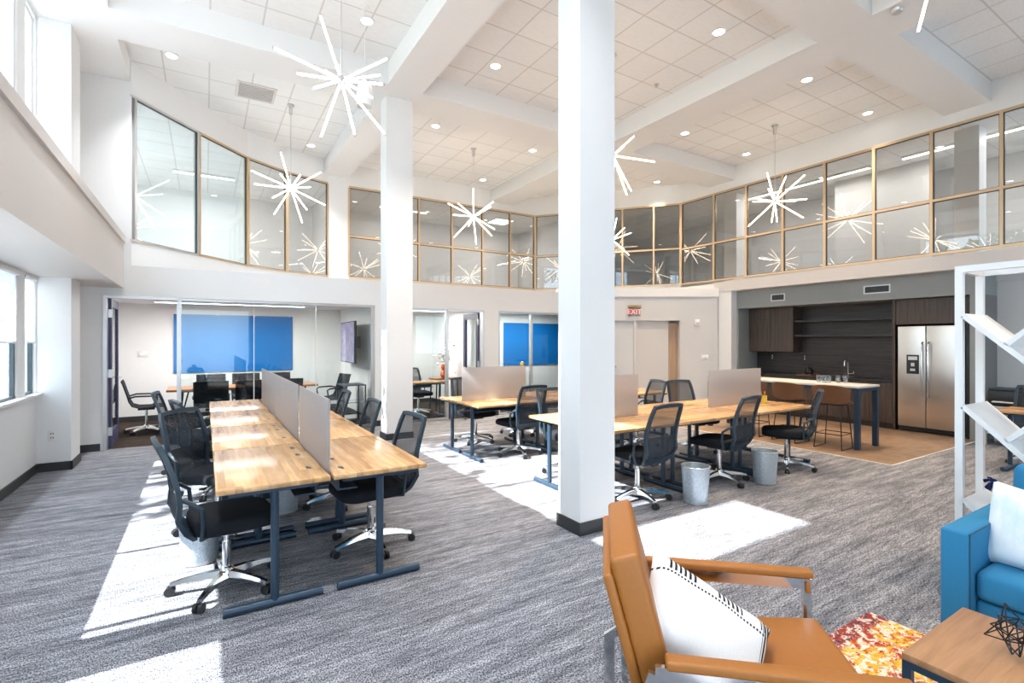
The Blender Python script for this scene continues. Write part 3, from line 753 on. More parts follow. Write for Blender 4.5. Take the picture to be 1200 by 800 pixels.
def cushion_mb(w, h, T, n=18, sag=0.0):
    def pt(u, v, sgn):
        a, b = 2*u-1, 2*v-1
        k = (max(0,1-a**4)*max(0,1-b**4))**.55
        pin = 1-.07*(1-abs(a))*abs(b)**3 - .0; pin2 = 1-.07*(1-abs(b))*abs(a)**3
        wr = .010*sin(7*a+3*b)*k*sgn
        return Vector((a*w/2*pin2*(1-.05*(1-b*b)*abs(a)**6), b*h/2*pin*(1-.05*(1-a*a)*abs(b)**6), sgn*T/2*k+wr*.5))
    mb = MB(); vs = []; fs = []; W = n+1
    for s in (1, -1):
        for i in range(W):
            for j in range(W): vs.append(pt(i/n, j/n, s))
    for i in range(n):
        for j in range(n):
            a, b, c, d = i*W+j, (i+1)*W+j, (i+1)*W+j+1, i*W+j+1; k = W*W
            fs += [(a,b,c,d), (k+d,k+c,k+b,k+a)]
    mb.add(vs, fs); return mb
# striped cushion leaning on the backrest
p = cushion_mb(.50, .36, .16).build('cushion', M['stripe'])
tag(p, 'white cushion with black dash stripes leaning on the tan armchair', 'cushion')
Marm = Rz(AF, (1.66, 1.105, 0))
ca = Vector((.85,-.05,-.53)).normalized(); cb = -Vector((-.30,-.80,-.48)); cb = (cb-ca*cb.dot(ca)).normalized(); cn = ca.cross(cb)
Mp = Marm @ Matrix(((ca.x,cb.x,cn.x,-.150),(ca.y,cb.y,cn.y,-.05),(ca.z,cb.z,cn.z,.535),(0,0,0,1)))
p.matrix_world = Mp

# ---------------------------------------------------------------- rug, coffee table, wire sculpture
r = BX(-.51,.51,-1.15,1.13,0,.009).build('rug', M['rug'], loc=(2.76, .25, 0)); tag(r, 'red, yellow and cream abstract patterned rug under the coffee table', 'rug')
t = thing('coffee_table', 'wood-topped coffee table with black metal frame, standing on the rug', 'coffee table', (2.50, .23, .009))
BX(-.30,.30,-.59,.59,.385,.411,.003).build('table_top', M['walnut'], t)
for sx in (-1,1):
    for sy in (-1,1): BX(sx*.285-.014,sx*.285+.014,sy*.575-.014,sy*.575+.014,0,.36).build('leg', M['navy'], t)
MB().box(-.299,.299,-.589,-.561,.36,.385).box(-.299,.299,.561,.589,.36,.385).box(-.299,-.271,-.561,.561,.36,.385).box(.271,.299,-.561,.561,.36,.385).build('frame_rail', M['navy'], t)
MB().box(-.299,.299,-.585,-.565,.04,.06).box(-.299,.299,.565,.585,.04,.06).build('stretcher', M['navy'], t)
t = thing('wire_sculpture', 'black wire geometric star ornament on the coffee table', 'ornament', (2.53, .60, .420))
rnd = random.Random(5); k = MB()
bmi = bmesh.new(); bmesh.ops.create_icosphere(bmi, subdivisions=1, radius=.048)
core = [v.co.copy() for v in bmi.verts]; ed = [(e.verts[0].index, e.verts[1].index) for e in bmi.edges]; fc = [[v.index for v in f.verts] for f in bmi.faces]; bmi.free()
rotm = Euler((.4,.3,.2)).to_matrix()
pts = [rotm @ c for c in core]; tips = []
for i, f in enumerate(fc):
    if i % 2 == 0: tips.append((sum((pts[j] for j in f), Vector())/3*2.35, f))
zmin = min([tp.z for tp, f in tips]+[q.z for q in pts]); up = Vector((0,0,-zmin+.003))
for a, b in ed: k.tube(pts[a]+up, pts[b]+up, .0024, n=6)
for tp, f in tips:
    for j in f: k.tube(tp+up, pts[j]+up, .0024, n=6)
k.build('wire_star', M['blackmetal'], t)

# ---------------------------------------------------------------- sofa with pillow
t = thing('sofa', 'teal blue upholstered sofa with square arms beside the coffee table', 'sofa', (3.65, -.05, 0))
# local: faces -x, arms at +-y
for s in (-1, 1):
    a = BX(-.43,.43,s*1.025-.06,s*1.025+.06,.09,.62,.016,3).build('arm', M['sofa'], t)
    MB().path([(-.424,s*.968,.12),(-.424,s*.968,.612),(.40,s*.968,.612)], .004, n=6).build('piping', M['piping'], a)
BX(-.36,.43,-.965,.965,.09,.275,.02,3).build('base', M['sofa'], t)
for s in (-1, 1):
    c = BX(-.385,.25,s*.483-.478,s*.483+.478,.285,.43,.035,4).build('seat_cushion', M['sofa'], t)
    MB().path([(-.378,s*.483-.46,.402),(-.378,s*.483+.46,.402)], .004, n=6).path([(-.378,s*.483-.46,.312),(-.378,s*.483+.46,.312)], .004, n=6).build('piping', M['piping'], c)
    BX(-.09,.09,s*.483-.478,s*.483+.478,-.225,.225,.05,4,M=Matrix.Translation((.235,0,.665)) @ Matrix.Rotation(radians(9),4,'Y')).build('back_cushion', M['sofa'], t)
BX(.30,.43,-.965,.965,.275,.80,.03,3).build('back_frame', M['sofa'], t)
for sx in (-.36,.36):
    for sy in (-1.0,1.0): MB().tube((sx,sy,.0),(sx,sy,.095),.018,.026,n=12).build('leg', M['black'], t)
p = thing('pillow', 'pale blue dip-dyed pillow with navy tassels on the teal sofa', 'pillow', (3.53, .745, .615))
p.rotation_euler = Euler((0, radians(16), radians(-14)))
MQ = Matrix(((0,0,-1,0),(1,0,0,0),(0,1,0,0),(0,0,0,1)))
cushion_mb(.43, .43, .15).add([], []).build('cushion_cover', M['dip'], p).matrix_local = MQ
for a, b in ((1,1),(1,-1),(-1,1),(-1,-1)):
    k = MB(); rr = random.Random(a*3+b); c = Vector((0,a*.208,b*.208))
    for i in range(16):
        d = Vector((rr.uniform(-.6,.1), a*rr.uniform(.0,.9), rr.uniform(-1.0,.25))).normalized()
        k.path([c, c+d*.025, c+d*.045+Vector((0,0,-.012))], .005, n=5)
    k.lathe([(.001,-.014),(.011,-.008),(.014,0),(.011,.008),(.001,.014)], c=c, n=10)
    k.build('tassel', M['tassel'], p)

# ---------------------------------------------------------------- white lattice shelf behind the sofa
t = thing('etagere', 'white metal open shelf with slanting lattice boards behind the sofa', 'shelf', (4.385, .62, 0))
y1, y0, X0, X1, HT = .625, -.72, -.185, .185, 2.06
for x in (X0, X1):
    for y in (y1, y0): BX(x-.02,x+.02,y-.02,y+.02,0,HT).build('post', M['white'], t)
k = MB()
for x in (X0, X1): k.box(x-.02,x+.02,y0+.02,y1-.02,HT-.04,HT)
for y in (y1, y0): k.box(X0+.02,X1-.02,y-.02,y+.02,HT-.04,HT)
k.build('top_rail', M['white'], t)
sl = 1.0
def board(ya, za, yb, zb):
    th = .030; L = sqrt((yb-ya)**2+(zb-za)**2); a = math.atan2(zb-za, yb-ya)
    return BX(X0-.02,X1+.02,0,L,-th/2,th/2,M=Matrix.Translation((0,ya,za)) @ Matrix.Rotation(a,4,'X')).build('board', M['white'], t)
for z in (1.74, 1.15, .55):
    e = min(1.30, (z-.05)/sl); board(y1-.02, z, y1-.02-e, z-sl*e)
for yj, zj in ((.40,1.55),(.40,.96),(.40,.36)):
    e = min(1.08, (HT-.06-zj)/sl, .375 if zj < 1.3 else 9); board(yj, zj, yj-e, zj+sl*e)

# ---------------------------------------------------------------- kitchen
def cab(name, label, cat, x0, x1, y0, y1, z0, z1, m, doors, grp=None, toe=0, gap=.004):
    """cabinet facing -x; doors = list of (y0,y1)"""
    t = thing(name, label, cat, (x0, (y0+y1)/2, z0), group=grp); c = (y0+y1)/2
    b = MB().box(.022, x1-x0, y0-c, y1-c, toe, z1-z0)
    if toe: b.box(.07, x1-x0-.02, y0-c+.002, y1-c-.002, 0, toe)
    b.build('carcass', M['black'] if False else m, t)
    for a, d in doors: BX(0,.020,a-c+gap/2,d-c-gap/2,toe+.003,z1-z0-.003,.0015,1).build('door', m, t)
    return t
cab('wall_cabinet', 'dark wood wall cabinet left of the open shelves in the kitchen', 'cabinet', 10.69, 11.02, 5.93, 6.945, 1.345, 2.31, M['cabv'], [(5.93,6.44),(6.44,6.945)])
cab('bridge_cabinet', 'dark wood cabinet above the stainless refrigerator', 'cabinet', 10.47, 11.02, 3.02, 3.99, 1.87, 2.31, M['cabv'], [(3.02,3.99)])
BX(10.45,11.02,3.99,4.03,0,2.31).build('end_panel', M['cabv']); o = bpy.data.objects['end_panel']; tag(o, 'dark wood side panel between the refrigerator and the open shelves', 'panel')
o = BX(10.45,11.02,2.94,3.015,0,2.31).build('filler_panel', M['black']); tag(o, 'black filler panel to the right of the refrigerator', 'panel')
bb = [(4.035,4.76,'beside the refrigerator'),(4.765,5.49,'second from the refrigerator'),(5.495,6.22,'third from the refrigerator'),(6.225,6.945,'against the side wall')]
for y0, y1, lab in bb:
    cab('base_cabinet', 'dark wood base cabinet under the kitchen counter, '+lab, 'cabinet', 10.45, 11.02, y0, y1, 0, .835, M['cabv'], [(y0,(y0+y1)/2),((y0+y1)/2,y1)], 'kitchen base cabinets', toe=.10)
o = BX(10.43,11.02,4.035,6.945,.838,.872,.003).build('countertop', M['black']); tag(o, 'black kitchen countertop along the dark wood backsplash', 'countertop')
for z, lab in ((2.0,'upper open shelf of dark wood in the kitchen'),(1.69,'lower open shelf of dark wood in the kitchen')):
    o = BX(10.74,11.019,4.035,5.925,z-.022,z+.022,.002,1).build('floating_shelf', M['cabh']); tag(o, lab, 'shelf', 'kitchen open shelves')
t = thing('faucet', 'chrome gooseneck faucet on the kitchen counter', 'faucet', (10.85, 4.93, .872))
MB().lathe([(.024,0),(.024,.02),(.014,.03)], n=16).path([(0,0,.02),(0,0,.27)]+[(-.075+.075*cos(a),0,.27+.075*sin(a)) for a in [pi*i/10 for i in range(1,11)]]+[(-.15,0,.22)], .012, n=10).build('spout', M['chrome'], t)
MB().tube((0,0,.06),(0,-.10,.075),.009,.007,n=10).tube((0,-.10,.05),(0,-.10,.11),.007,n=8).build('lever', M['chrome'], t)
o = MB().prism(rrect(.42,.30,.02), .0, .022).build('serving_tray', M['stool'], loc=(10.68, 5.60, .872)); tag(o, 'brown wooden serving tray on the kitchen counter', 'tray')
t = thing('kettle', 'small black kettle on the brown serving tray', 'kettle', (10.68, 5.60, .894))
MB().lathe([(.001,0),(.075,0),(.085,.02),(.075,.09),(.05,.125),(.03,.132),(.001,.133)], n=20).build('body', M['blackmetal'], t)
MB().lathe([(.001,.130),(.012,.132),(.014,.15),(.001,.156)], n=10).build('lid_knob', M['blackmetal'], t)
MB().path([(0,-.07,.10),(0,-.07,.17),(0,0,.205),(0,.07,.17),(0,.07,.10)], .006, n=6).build('handle', M['blackmetal'], t)
MB().tube((0,-.075,.05),(0,-.135,.105),.014,.008,n=8).build('spout', M['blackmetal'], t)
for y, lab in ((6.58,'black outlet on the backsplash under the wall cabinet, nearer the side wall'),(5.86,'black outlet on the backsplash at the right end of the wall cabinet')):
    t = thing('outlet', lab, 'outlet', (11.019, y, 1.22), group='kitchen outlets')
    BX(-.006,0,-.035,.035,-.055,.055,.003).build('cover_plate', M['black'], t)
    MB().box(-.008,-.005,-.012,.012,.012,.04).box(-.008,-.005,-.012,.012,-.04,-.012).build('socket', M['whiteplastic'], t)

# refrigerator
t = thing('refrigerator', 'stainless steel side-by-side refrigerator with an ice dispenser', 'refrigerator', (10.45, 3.505, 0))
MB().box(.06,.57,-.455,.455,.04,1.82).box(.09,.55,-.44,.44,0,.04).build('body', M['black'], t)
dl = BX(0,.058,.045,.447,.095,1.835,.010,3).build('freezer_door', M['steel'], t)
dr = BX(0,.058,-.447,.037,.095,1.835,.010,3).build('fridge_door', M['steel'], t)
for d, y in ((dl,.085),(dr,-.005)):
    MB().path([(.0,y,.62),(-.045,y,.66),(-.058,y,.9),(-.060,y,1.1),(-.058,y,1.3),(-.045,y,1.52),(.0,y,1.56)], .015, n=10).build('handle', M['chrome'], d)
q = MB().box(-.004,.001,.135,.315,1.01,1.34,.002,1).build('dispenser', M['black'], dl)
MB().box(-.007,-.003,.16,.29,1.25,1.31).box(-.010,-.003,.19,.26,1.06,1.10).box(-.008,-.003,.20,.25,1.14,1.20).build('dispenser_trim', M['alu'], dl)
BX(.02,.06,-.44,.44,.03,.09).build('toe_grille', M['black'], t)

# bar-height island table
t = thing('bar_table', 'bar-height table with pale top and navy legs in the kitchen', 'table', (8.31, 4.76, 0))
W, L = .32, 1.27
BX(-W,W,-L,L,.893,.925,.003).build('table_top', M['islandtop'], t)
for sx in (-1,1):
    for sy in (-1,1): BX(sx*(W-.04)-.033,sx*(W-.04)+.033,sy*(L-.04)-.033,sy*(L-.04)+.033,0,.842).build('leg', M['navy'], t)
MB().box(-W+.01,W-.01,-L+.01,-L+.06,.842,.892).box(-W+.01,W-.01,L-.06,L-.01,.842,.892).box(-W+.01,-W+.05,-L+.06,L-.06,.842,.892).box(W-.05,W-.01,-L+.06,L-.06,.842,.892).build('apron', M['navy'], t)
# tumblers
tum = [(8.27,4.18),(8.34,4.07),(8.42,3.97),(8.22,4.08),(8.50,3.90)]
tl = ['first from the left','second from the left','middle of the five','foremost of the five','last on the right']
t0 = None
for (x, y), lab in zip(sorted(tum, key=lambda p: p[0]*.852-p[1]*.524), tl):
    g = MB().lathe([(.001,.0),(.030,.0),(.038,.115),(.0355,.115),(.029,.010),(.001,.010)], n=20).build('tumbler', M['tumbler'], loc=(x, y, .925))
    tag(g, 'clear glass tumbler on the bar-height table, '+lab, 'glass', 'tumblers on the bar table')

def make_stool(label):
    t = thing('bar_stool', label, 'bar stool', group='cognac leather bar stools')
    sh = MB()
    def surf(u, v):
        b = 2*v-1
        if u < .45:
            k = u/.45; x = .20-.34*k; z = .66-.015*sin(pi*k)+.05*abs(b)**2.5*(.3+.7*k); w = .225+.02*k
        else:
            k = (u-.45)/.55; x = -.14-.02*sin(k*pi/2)*1-.075*k+.10*k*(abs(b)**2); z = .665+.05*abs(b)**2.5*(1-k)+.27*k**.8-.05*k*abs(b)**3; w = .245+.015*k
        return Vector((x+(.05*abs(b)**2 if u >= .45 else .05*abs(b)**2*u/.45), b*w, z))
    sh.sheet(surf, 18, 12, .018); sh.build('seat_shell', M['stool'], t)
    for s in (-1, 1):
        y = s*.185
        MB().path([(.13,y*.75,.645),(.17,y,.02),(.165,y,.010),(-.20,y,.010),(-.205,y,.02),(-.13,y*.75,.648)], .0075, n=8).build('wire_leg', M['blackmetal'], t)
    MB().tube((.158,-.18,.22),(.158,.18,.22),.007,n=8).tube((-.18,-.18,.22),(-.18,.18,.22),.007,n=8).tube((.158,-.18,.22),(-.185,-.18,.22),.006,n=8).tube((.158,.18,.22),(-.185,.18,.22),.006,n=8).build('foot_rail', M['blackmetal'], t)
    MB().box(-.12,.13,-.14,.14,.634,.645).build('seat_plate', M['blackmetal'], t)
    return t
s0 = make_stool('cognac leather bar stool at the bar table, nearest its open end')
s0.location = (7.93, 3.80, 0); s0.rotation_euler = (0,0,radians(4))
dup(s0, (7.91, 4.42, 0), radians(-3), 'cognac leather bar stool at the bar table, second from its open end')
dup(s0, (7.91, 5.04, 0), radians(5), 'cognac leather bar stool at the bar table, farthest from its open end')

def wall_grille(label, x, y, z, w, h):
    t = thing('air_vent', label, 'air vent', (x, y, z), group='vents in the kitchen soffit')
    f = MB().box(-.012,0,-w/2,w/2,h/2-.02,h/2).box(-.012,0,-w/2,w/2,-h/2,-h/2+.02).box(-.012,0,-w/2,-w/2+.02,-h/2+.02,h/2-.02).box(-.012,0,w/2-.02,w/2,-h/2+.02,h/2-.02)
    f.build('vent_frame', M['alu'], t)
    BX(-.004,0,-w/2+.02,w/2-.02,-h/2+.02,h/2-.02).build('backing', M['black'], t)
    l = MB(); k = 6
    for i in range(k):
        zz = -h/2+.02+(h-.04)*(i+.5)/k; l.box(-.010,-.004,-w/2+.02,w/2-.02,zz-.004,zz+.002)
    l.build('louvre', M['base'], t)
wall_grille('black wall vent in the kitchen soffit above the wall cabinet', 10.299, 6.03, 2.50, .30, .15)
wall_grille('black wall vent in the kitchen soffit above the open shelves', 10.299, 4.21, 2.51, .42, .15)

# desk, chair and printer at the far right
d2 = dup(desk0, (8.48, 1.50, 0), pi/2, 'wooden-topped desk by the right wall, seen through the white lattice shelf')
d2['group'] = 'single desks'
c2 = put_chair(9.02, 1.9, 190, 'black mesh task chair behind the far desk by the right wall')
t = thing('printer', 'black printer on a low grey stand beside the kitchen recess', 'printer', (10.35, 2.48, .60))
BX(-.22,.22,-.20,.20,0,.23,.015).build('body', M['black'], t); BX(-.20,.18,-.19,.19,.23,.27,.01).build('scanner_lid', M['frame'], t); BX(-.30,-.2201,-.13,.13,.06,.075).build('paper_tray', M['whiteplastic'], t)
t = thing('printer_stand', 'low grey stand carrying the black printer', 'stand', (10.35, 2.48, 0))
BX(-.26,.26,-.24,.24,.57,.60,.004).build('stand_top', M['alu'], t)
for sx in (-1,1):
    for sy in (-1,1): BX(sx*.235-.018,sx*.235+.018,sy*.215-.018,sy*.215+.018,0,.57).build('leg', M['alu'], t)
BX(-.25,.25,-.23,.23,.18,.20).build('shelf', M['alu'], t)

# ---------------------------------------------------------------- signs and wall devices
def on_facet(u, z): return (F0[0]+u*cos(FR)+.0*sin(FR), F0[1]+u*sin(FR), z)
t = thing('exit_sign', 'red EXIT sign hanging on the angled wall above the doors', 'exit sign', on_facet(1.67, 2.25), FR)
MB().box(-.15,.15,-.075,-.001,.10,.15,.01).build('housing', M['brass'], t)
BX(-.14,.14,-.042,-.036,-.10,.10).build('sign_panel', M['tumbler'], t)
cu = bpy.data.curves.new('lettering', 'FONT'); cu.body = 'EXIT'; cu.size = .155; cu.extrude = .002; cu.align_x = 'CENTER'; cu.align_y = 'CENTER'
to = bpy.data.objects.new('lettering', cu); COL.objects.link(to)
bpy.context.view_layer.update()
me = bpy.data.meshes.new_from_object(to.evaluated_get(bpy.context.evaluated_depsgraph_get())); bpy.data.objects.remove(to)
lo = bpy.data.objects.new('lettering', me); COL.objects.link(lo); lo.parent = t; lo.location = (0,-.046,0); lo.rotation_euler = (pi/2,0,0); me.materials.clear(); me.materials.append(M['red'])
t = thing('strobe_alarm', 'small white strobe alarm on the angled wall right of the doors', 'alarm', on_facet(3.12, 2.0), FR)
BX(-.055,.055,-.03,-.001,-.07,.07,.008).build('alarm_body', M['whiteplastic'], t); MB().lathe([(.001,-.012),(.022,-.006),(.025,0)], n=14, M=Matrix.Translation((0,-.030,.0)) @ Matrix.Rotation(-pi/2,4,'X')).build('strobe_lens', M['alu'], t)
t = thing('light_switch', 'white double light switch on the angled wall below the strobe alarm', 'light switch', on_facet(3.30, 1.20), FR)
BX(-.08,.08,-.008,-.001,-.06,.06,.003).build('cover_plate', M['whiteplastic'], t)
for s in (-1,1): BX(s*.036-.017,s*.036+.017,-.014,-.008,-.034,.034,.002).build('rocker', M['white'], t)
t = thing('outlet', 'white wall outlet low on the pilaster left of the conference room', 'outlet', (-1.575, 8.069, .43))
BX(-.04,.04,-.007,-.001,-.06,.06,.003).build('cover_plate', M['whiteplastic'], t)
MB().box(-.014,-.006,-.0085,-.006,.014,.034).box(.006,.014,-.0085,-.006,.014,.034).box(-.014,-.006,-.0085,-.006,-.034,-.014).box(.006,.014,-.0085,-.006,-.034,-.014).build('socket', M['black'], t)
t = thing('light_switch', 'white switch plate on the conference room back wall left of the blue board', 'light switch', (-1.05, 12.249, 1.32))
BX(-.085,.085,-.007,-.001,-.06,.06,.003).build('cover_plate', M['whiteplastic'], t)
for s in (-1,1): BX(s*.036-.014,s*.036+.014,-.012,-.007,-.03,.03,.002).build('rocker', M['white'], t)

# roller blinds in the lower left windows
bl = [(2.33,3.04,'white roller blind in the narrow lower left window'),(3.43,4.64,'white roller blind, first in the long lower left window'),(4.70,5.82,'white roller blind, second in the long lower left window'),(5.88,7.36,'white roller blind, third in the long lower left window'),(7.72,8.02,'narrow white roller blind beside the left pilaster')]
for y0, y1, lab in bl:
    t = thing('roller_blind', lab, 'blind', (-1.70, (y0+y1)/2, 2.33), group='roller blinds')
    w = (y1-y0)/2
    BX(-.030,-.028,-w,w,-.76,-.02).build('blind_fabric', M['blind'], t); MB().tube((-.029,-w,-.77),(-.029,w,-.77),.010,n=8).build('hem_bar', M['alu'], t); MB().tube((-.015,-w,-.03),(-.015,w,-.03),.022,n=12).build('roller', M['white'], t)

# ---------------------------------------------------------------- conference room
t = thing('conference_table', 'long wooden conference table behind the glass front', 'table', (.66, 10.68, 0))
BX(-1.22,1.22,-.42,.42,.705,.742,.006).build('table_top', M['confwood'], t)
for s in (-1,1):
    for q in (-1,1): MB().path([(s*1.0,q*.30,.705),(s*1.06,q*.34,.012)], .020, n=10).path([(s*.9,q*.30,.705),(s*1.06,q*.34,.014)], .012, n=8).build('leg', M['blackmetal'], t)
MB().box(-1.0,1.0,-.02,.02,.66,.70).build('crossbar', M['blackmetal'], t)
def make_conf_chair(label):
    t = thing('conference_chair', label, 'office chair', group='slim loop-arm conference chairs')
    star_base(t, M['chrome'], .30)
    MB().tube((0,0,.13),(0,0,.40),.020,n=14).build('gas_lift', M['chrome'], t)
    MB().box(-.12,.12,-.09,.09,.395,.425,.008).build('tilt_mechanism', M['black'], t)
    sp = [(.26,.455),(.20,.462),(.05,.448),(-.10,.452),(-.19,.485),(-.23,.56),(-.255,.66),(-.285,.76),(-.315,.86),(-.335,.91)]
    def f(u, v):
        k = u*(len(sp)-1); i = min(int(k), len(sp)-2); q = k-i
        return Vector((sp[i][0]*(1-q)+sp[i+1][0]*q, (2*v-1)*.235, sp[i][1]*(1-q)+sp[i+1][1]*q))
    MB().sheet(f, 27, 4, .016).build('ribbed_sling', M['fabric'], t)
    for s in (-1,1):
        MB().path([(x, s*.243, z) for x, z in sp], .012, n=8).build('side_rail', M['blackmetal'], t)
        MB().path([(-.245,s*.255,.62),(-.15,s*.262,.65),(.10,s*.262,.645),(.155,s*.260,.615),(.14,s*.255,.53),(.10,s*.248,.455)], .014, n=8).build('loop_arm', M['black'], t)
    return t
cc = make_conf_chair('black loop-arm conference chair at the window end of the conference table')
cc.location = (-.86, 10.66, 0); cc.rotation_euler = (0,0,radians(4))
for x, y, dg, lab in ((.10,9.98,88,'loop-arm conference chair on the glass side of the conference table, nearest the door'),(.68,9.96,93,'loop-arm conference chair on the glass side of the conference table, middle of three'),(1.28,9.98,86,'loop-arm conference chair on the glass side of the conference table, nearest the television'),
        (.12,11.40,-88,'loop-arm conference chair under the blue board, leftmost of three'),(.72,11.42,-92,'loop-arm conference chair under the blue board, middle of three'),(1.32,11.40,-90,'loop-arm conference chair under the blue board, rightmost of three'),
        (2.13,10.45,192,'loop-arm conference chair at the television end of the conference table')):
    dup(cc, (x,y,0), radians(dg), lab)
t = thing('glass_board', 'blue glass writing board on the conference room back wall', 'writing board', (.575, 12.249, 1.53))
BX(-1.115,1.115,-.028,-.018,-.60,.60).build('glass_sheet', M['blueglass'], t)
for x in (-1.05,-.35,.35,1.05):
    for z in (-.62,.57): MB().tube((x,-.001,z+.02),(x,-.034,z+.02),.014,n=10).build('standoff', M['alu'], t)
t = thing('glass_board', 'blue glass writing board in the second office, right of the pillar', 'writing board', (7.42, 10.999, 1.50))
BX(-.92,.92,-.028,-.018,-.545,.55).build('glass_sheet', M['blueglass'], t)
for x in (-.85,.85): MB().tube((x,-.001,-.53),(x,-.034,-.53),.014,n=10).build('standoff', M['alu'], t)
t = thing('television', 'wall-mounted flat television on the conference room side wall', 'television', (2.50, 10.45, 1.555), radians(-3))
BX(-.025,.02,-.72,.72,-.415,.415,.006).build('case', M['black'], t); BX(-.028,-.0255,-.70,.70,-.395,.395).build('screen', M['tv'], t); MB().box(.02,.23,-.06,.06,-.12,.12).build('wall_mount', M['black'], t)
t = thing('side_cart', 'black-framed glass side cart below the wall television', 'cart', (2.38, 9.72, 0))
for sx in (-1,1):
    for sy in (-1,1): BX(sx*.20-.012,sx*.20+.012,sy*.25-.012,sy*.25+.012,0,.74).build('post', M['blackmetal'], t)
for z in (.74,.42,.12): BX(-.212,.212,-.262,.262,z,z+.02).build('shelf', M['frame'] if z > .7 else M['tumbler'], t)

def linear_light(label, x0, x1, y0, y1, z, grp, e=0):
    t = thing('linear_light', label, 'ceiling light', ((x0+x1)/2, (y0+y1)/2, z), group=grp)
    a, b = (x1-x0)/2, (y1-y0)/2
    BX(-a,a,-b,b,-.05,0).build('housing', M['whiteplastic'], t); BX(-a+.005,a-.005,-b+.005,b-.005,-.058,-.05).build('lens', M['linear'], t)
    if e:
        l = bpy.data.lights.new('linear_glow', 'AREA'); l.shape = 'RECTANGLE'; l.size = max(.05, 2*a); l.size_y = max(.05, 2*b); l.energy = e; l.color = (1,.97,.93)
        lo = bpy.data.objects.new('linear_glow', l); COL.objects.link(lo); lo.parent = t; lo.location = (0,0,-.065)
linear_light('long linear ceiling light over the conference table', -.75, 1.7, 10.66, 10.74, 2.31, 'linear lights in the low rooms', 95)
linear_light('linear ceiling light in the first office', 3.3, 4.7, 10.6, 10.68, 2.31, 'linear lights in the low rooms', 50)
linear_light('linear ceiling light in the second office', 5.6, 7.6, 10.1, 10.18, 2.31, 'linear lights in the low rooms', 50)
linear_light('linear ceiling light in the upper gallery above the refrigerator', 12.35, 12.45, 1.2, 4.6, 5.42, 'linear lights in the upper gallery', 45)
linear_light('linear ceiling light in the upper gallery above the wall cabinet', 12.35, 12.45, 5.2, 8.6, 5.42, 'linear lights in the upper gallery', 45)
linear_light('square ceiling light in the upper room above the second office', 7.7, 8.3, 13.4, 14.0, 5.42, 'lights in the upper back rooms', 30)
linear_light('linear ceiling light in the upper room behind the middle pendant', 4.2, 5.6, 13.9, 14.0, 5.42, 'lights in the upper back rooms', 22)
linear_light('linear ceiling light in the upper corner room over the conference room', -.6, .6, 13.4, 13.5, 5.42, 'lights in the upper back rooms', 60)

# ---------------------------------------------------------------- offices behind the glass
t = make_desk('desk', 'small light wood desk inside the first office', 'desk', .75, .5, 'single desks'); t.location = (3.93, 9.80, 0)
put_chair(3.93, 10.25, -80, 'black mesh task chair behind the small desk in the first office')
t = thing('console', 'low dark-legged console by the office door, carrying the orange vase', 'console', (4.70, 10.62, 0))
BX(-.30,.30,-.2,.2,.70,.74,.004).build('console_top', M['confwood'], t)
for sx in (-1,1):
    for sy in (-1,1): MB().tube((sx*.25,sy*.16,.70),(sx*.28,sy*.18,0),.018,.012,n=10).build('leg', M['black'], t)
t = thing('vase', 'orange ceramic vase with white blossom in the first office', 'vase', (4.66, 10.55, .74))
MB().lathe([(.001,0),(.05,0),(.085,.06),(.07,.14),(.045,.17),(.055,.21),(.07,.25),(.05,.30),(.03,.33),(.001,.33)], n=22).build('vase_body', M['orange'], t)
k = MB(); rr = random.Random(3)
for i in range(60):
    c = Vector((rr.gauss(.02,.09), rr.gauss(0,.09), .60+rr.gauss(0,.13))); r0 = rr.uniform(.02,.04)
    k.lathe([(.001,-r0),(r0*.8,-r0*.4),(r0,.1*r0),(r0*.6,r0*.7),(.001,r0)], c=c, n=7)
k.build('blossom', M['flower'], t)
k = MB()
for i in range(7): k.path([(0,0,.30),(rr.gauss(0,.02),rr.gauss(0,.02),.42),(rr.gauss(.02,.07),rr.gauss(0,.07),.62)], .003, n=5)
k.build('stem', M['leaf'], t)
put_chair(5.9, 10.1, -70, 'dark mesh task chair inside the second office below its blue board')
t = thing('desk_lamp', 'small brass desk lamp in front of the second office', 'lamp', (4.26, 6.62, .7425))
MB().lathe([(.001,0),(.05,0),(.05,.012),(.008,.02),(.006,.42),(.001,.42)], n=16).build('base', M['brass'], t)
MB().lathe([(.03,.40),(.034,.42),(.034,.49),(.02,.51),(.001,.512)], n=16).build('lamp_head', M['brass'], t)

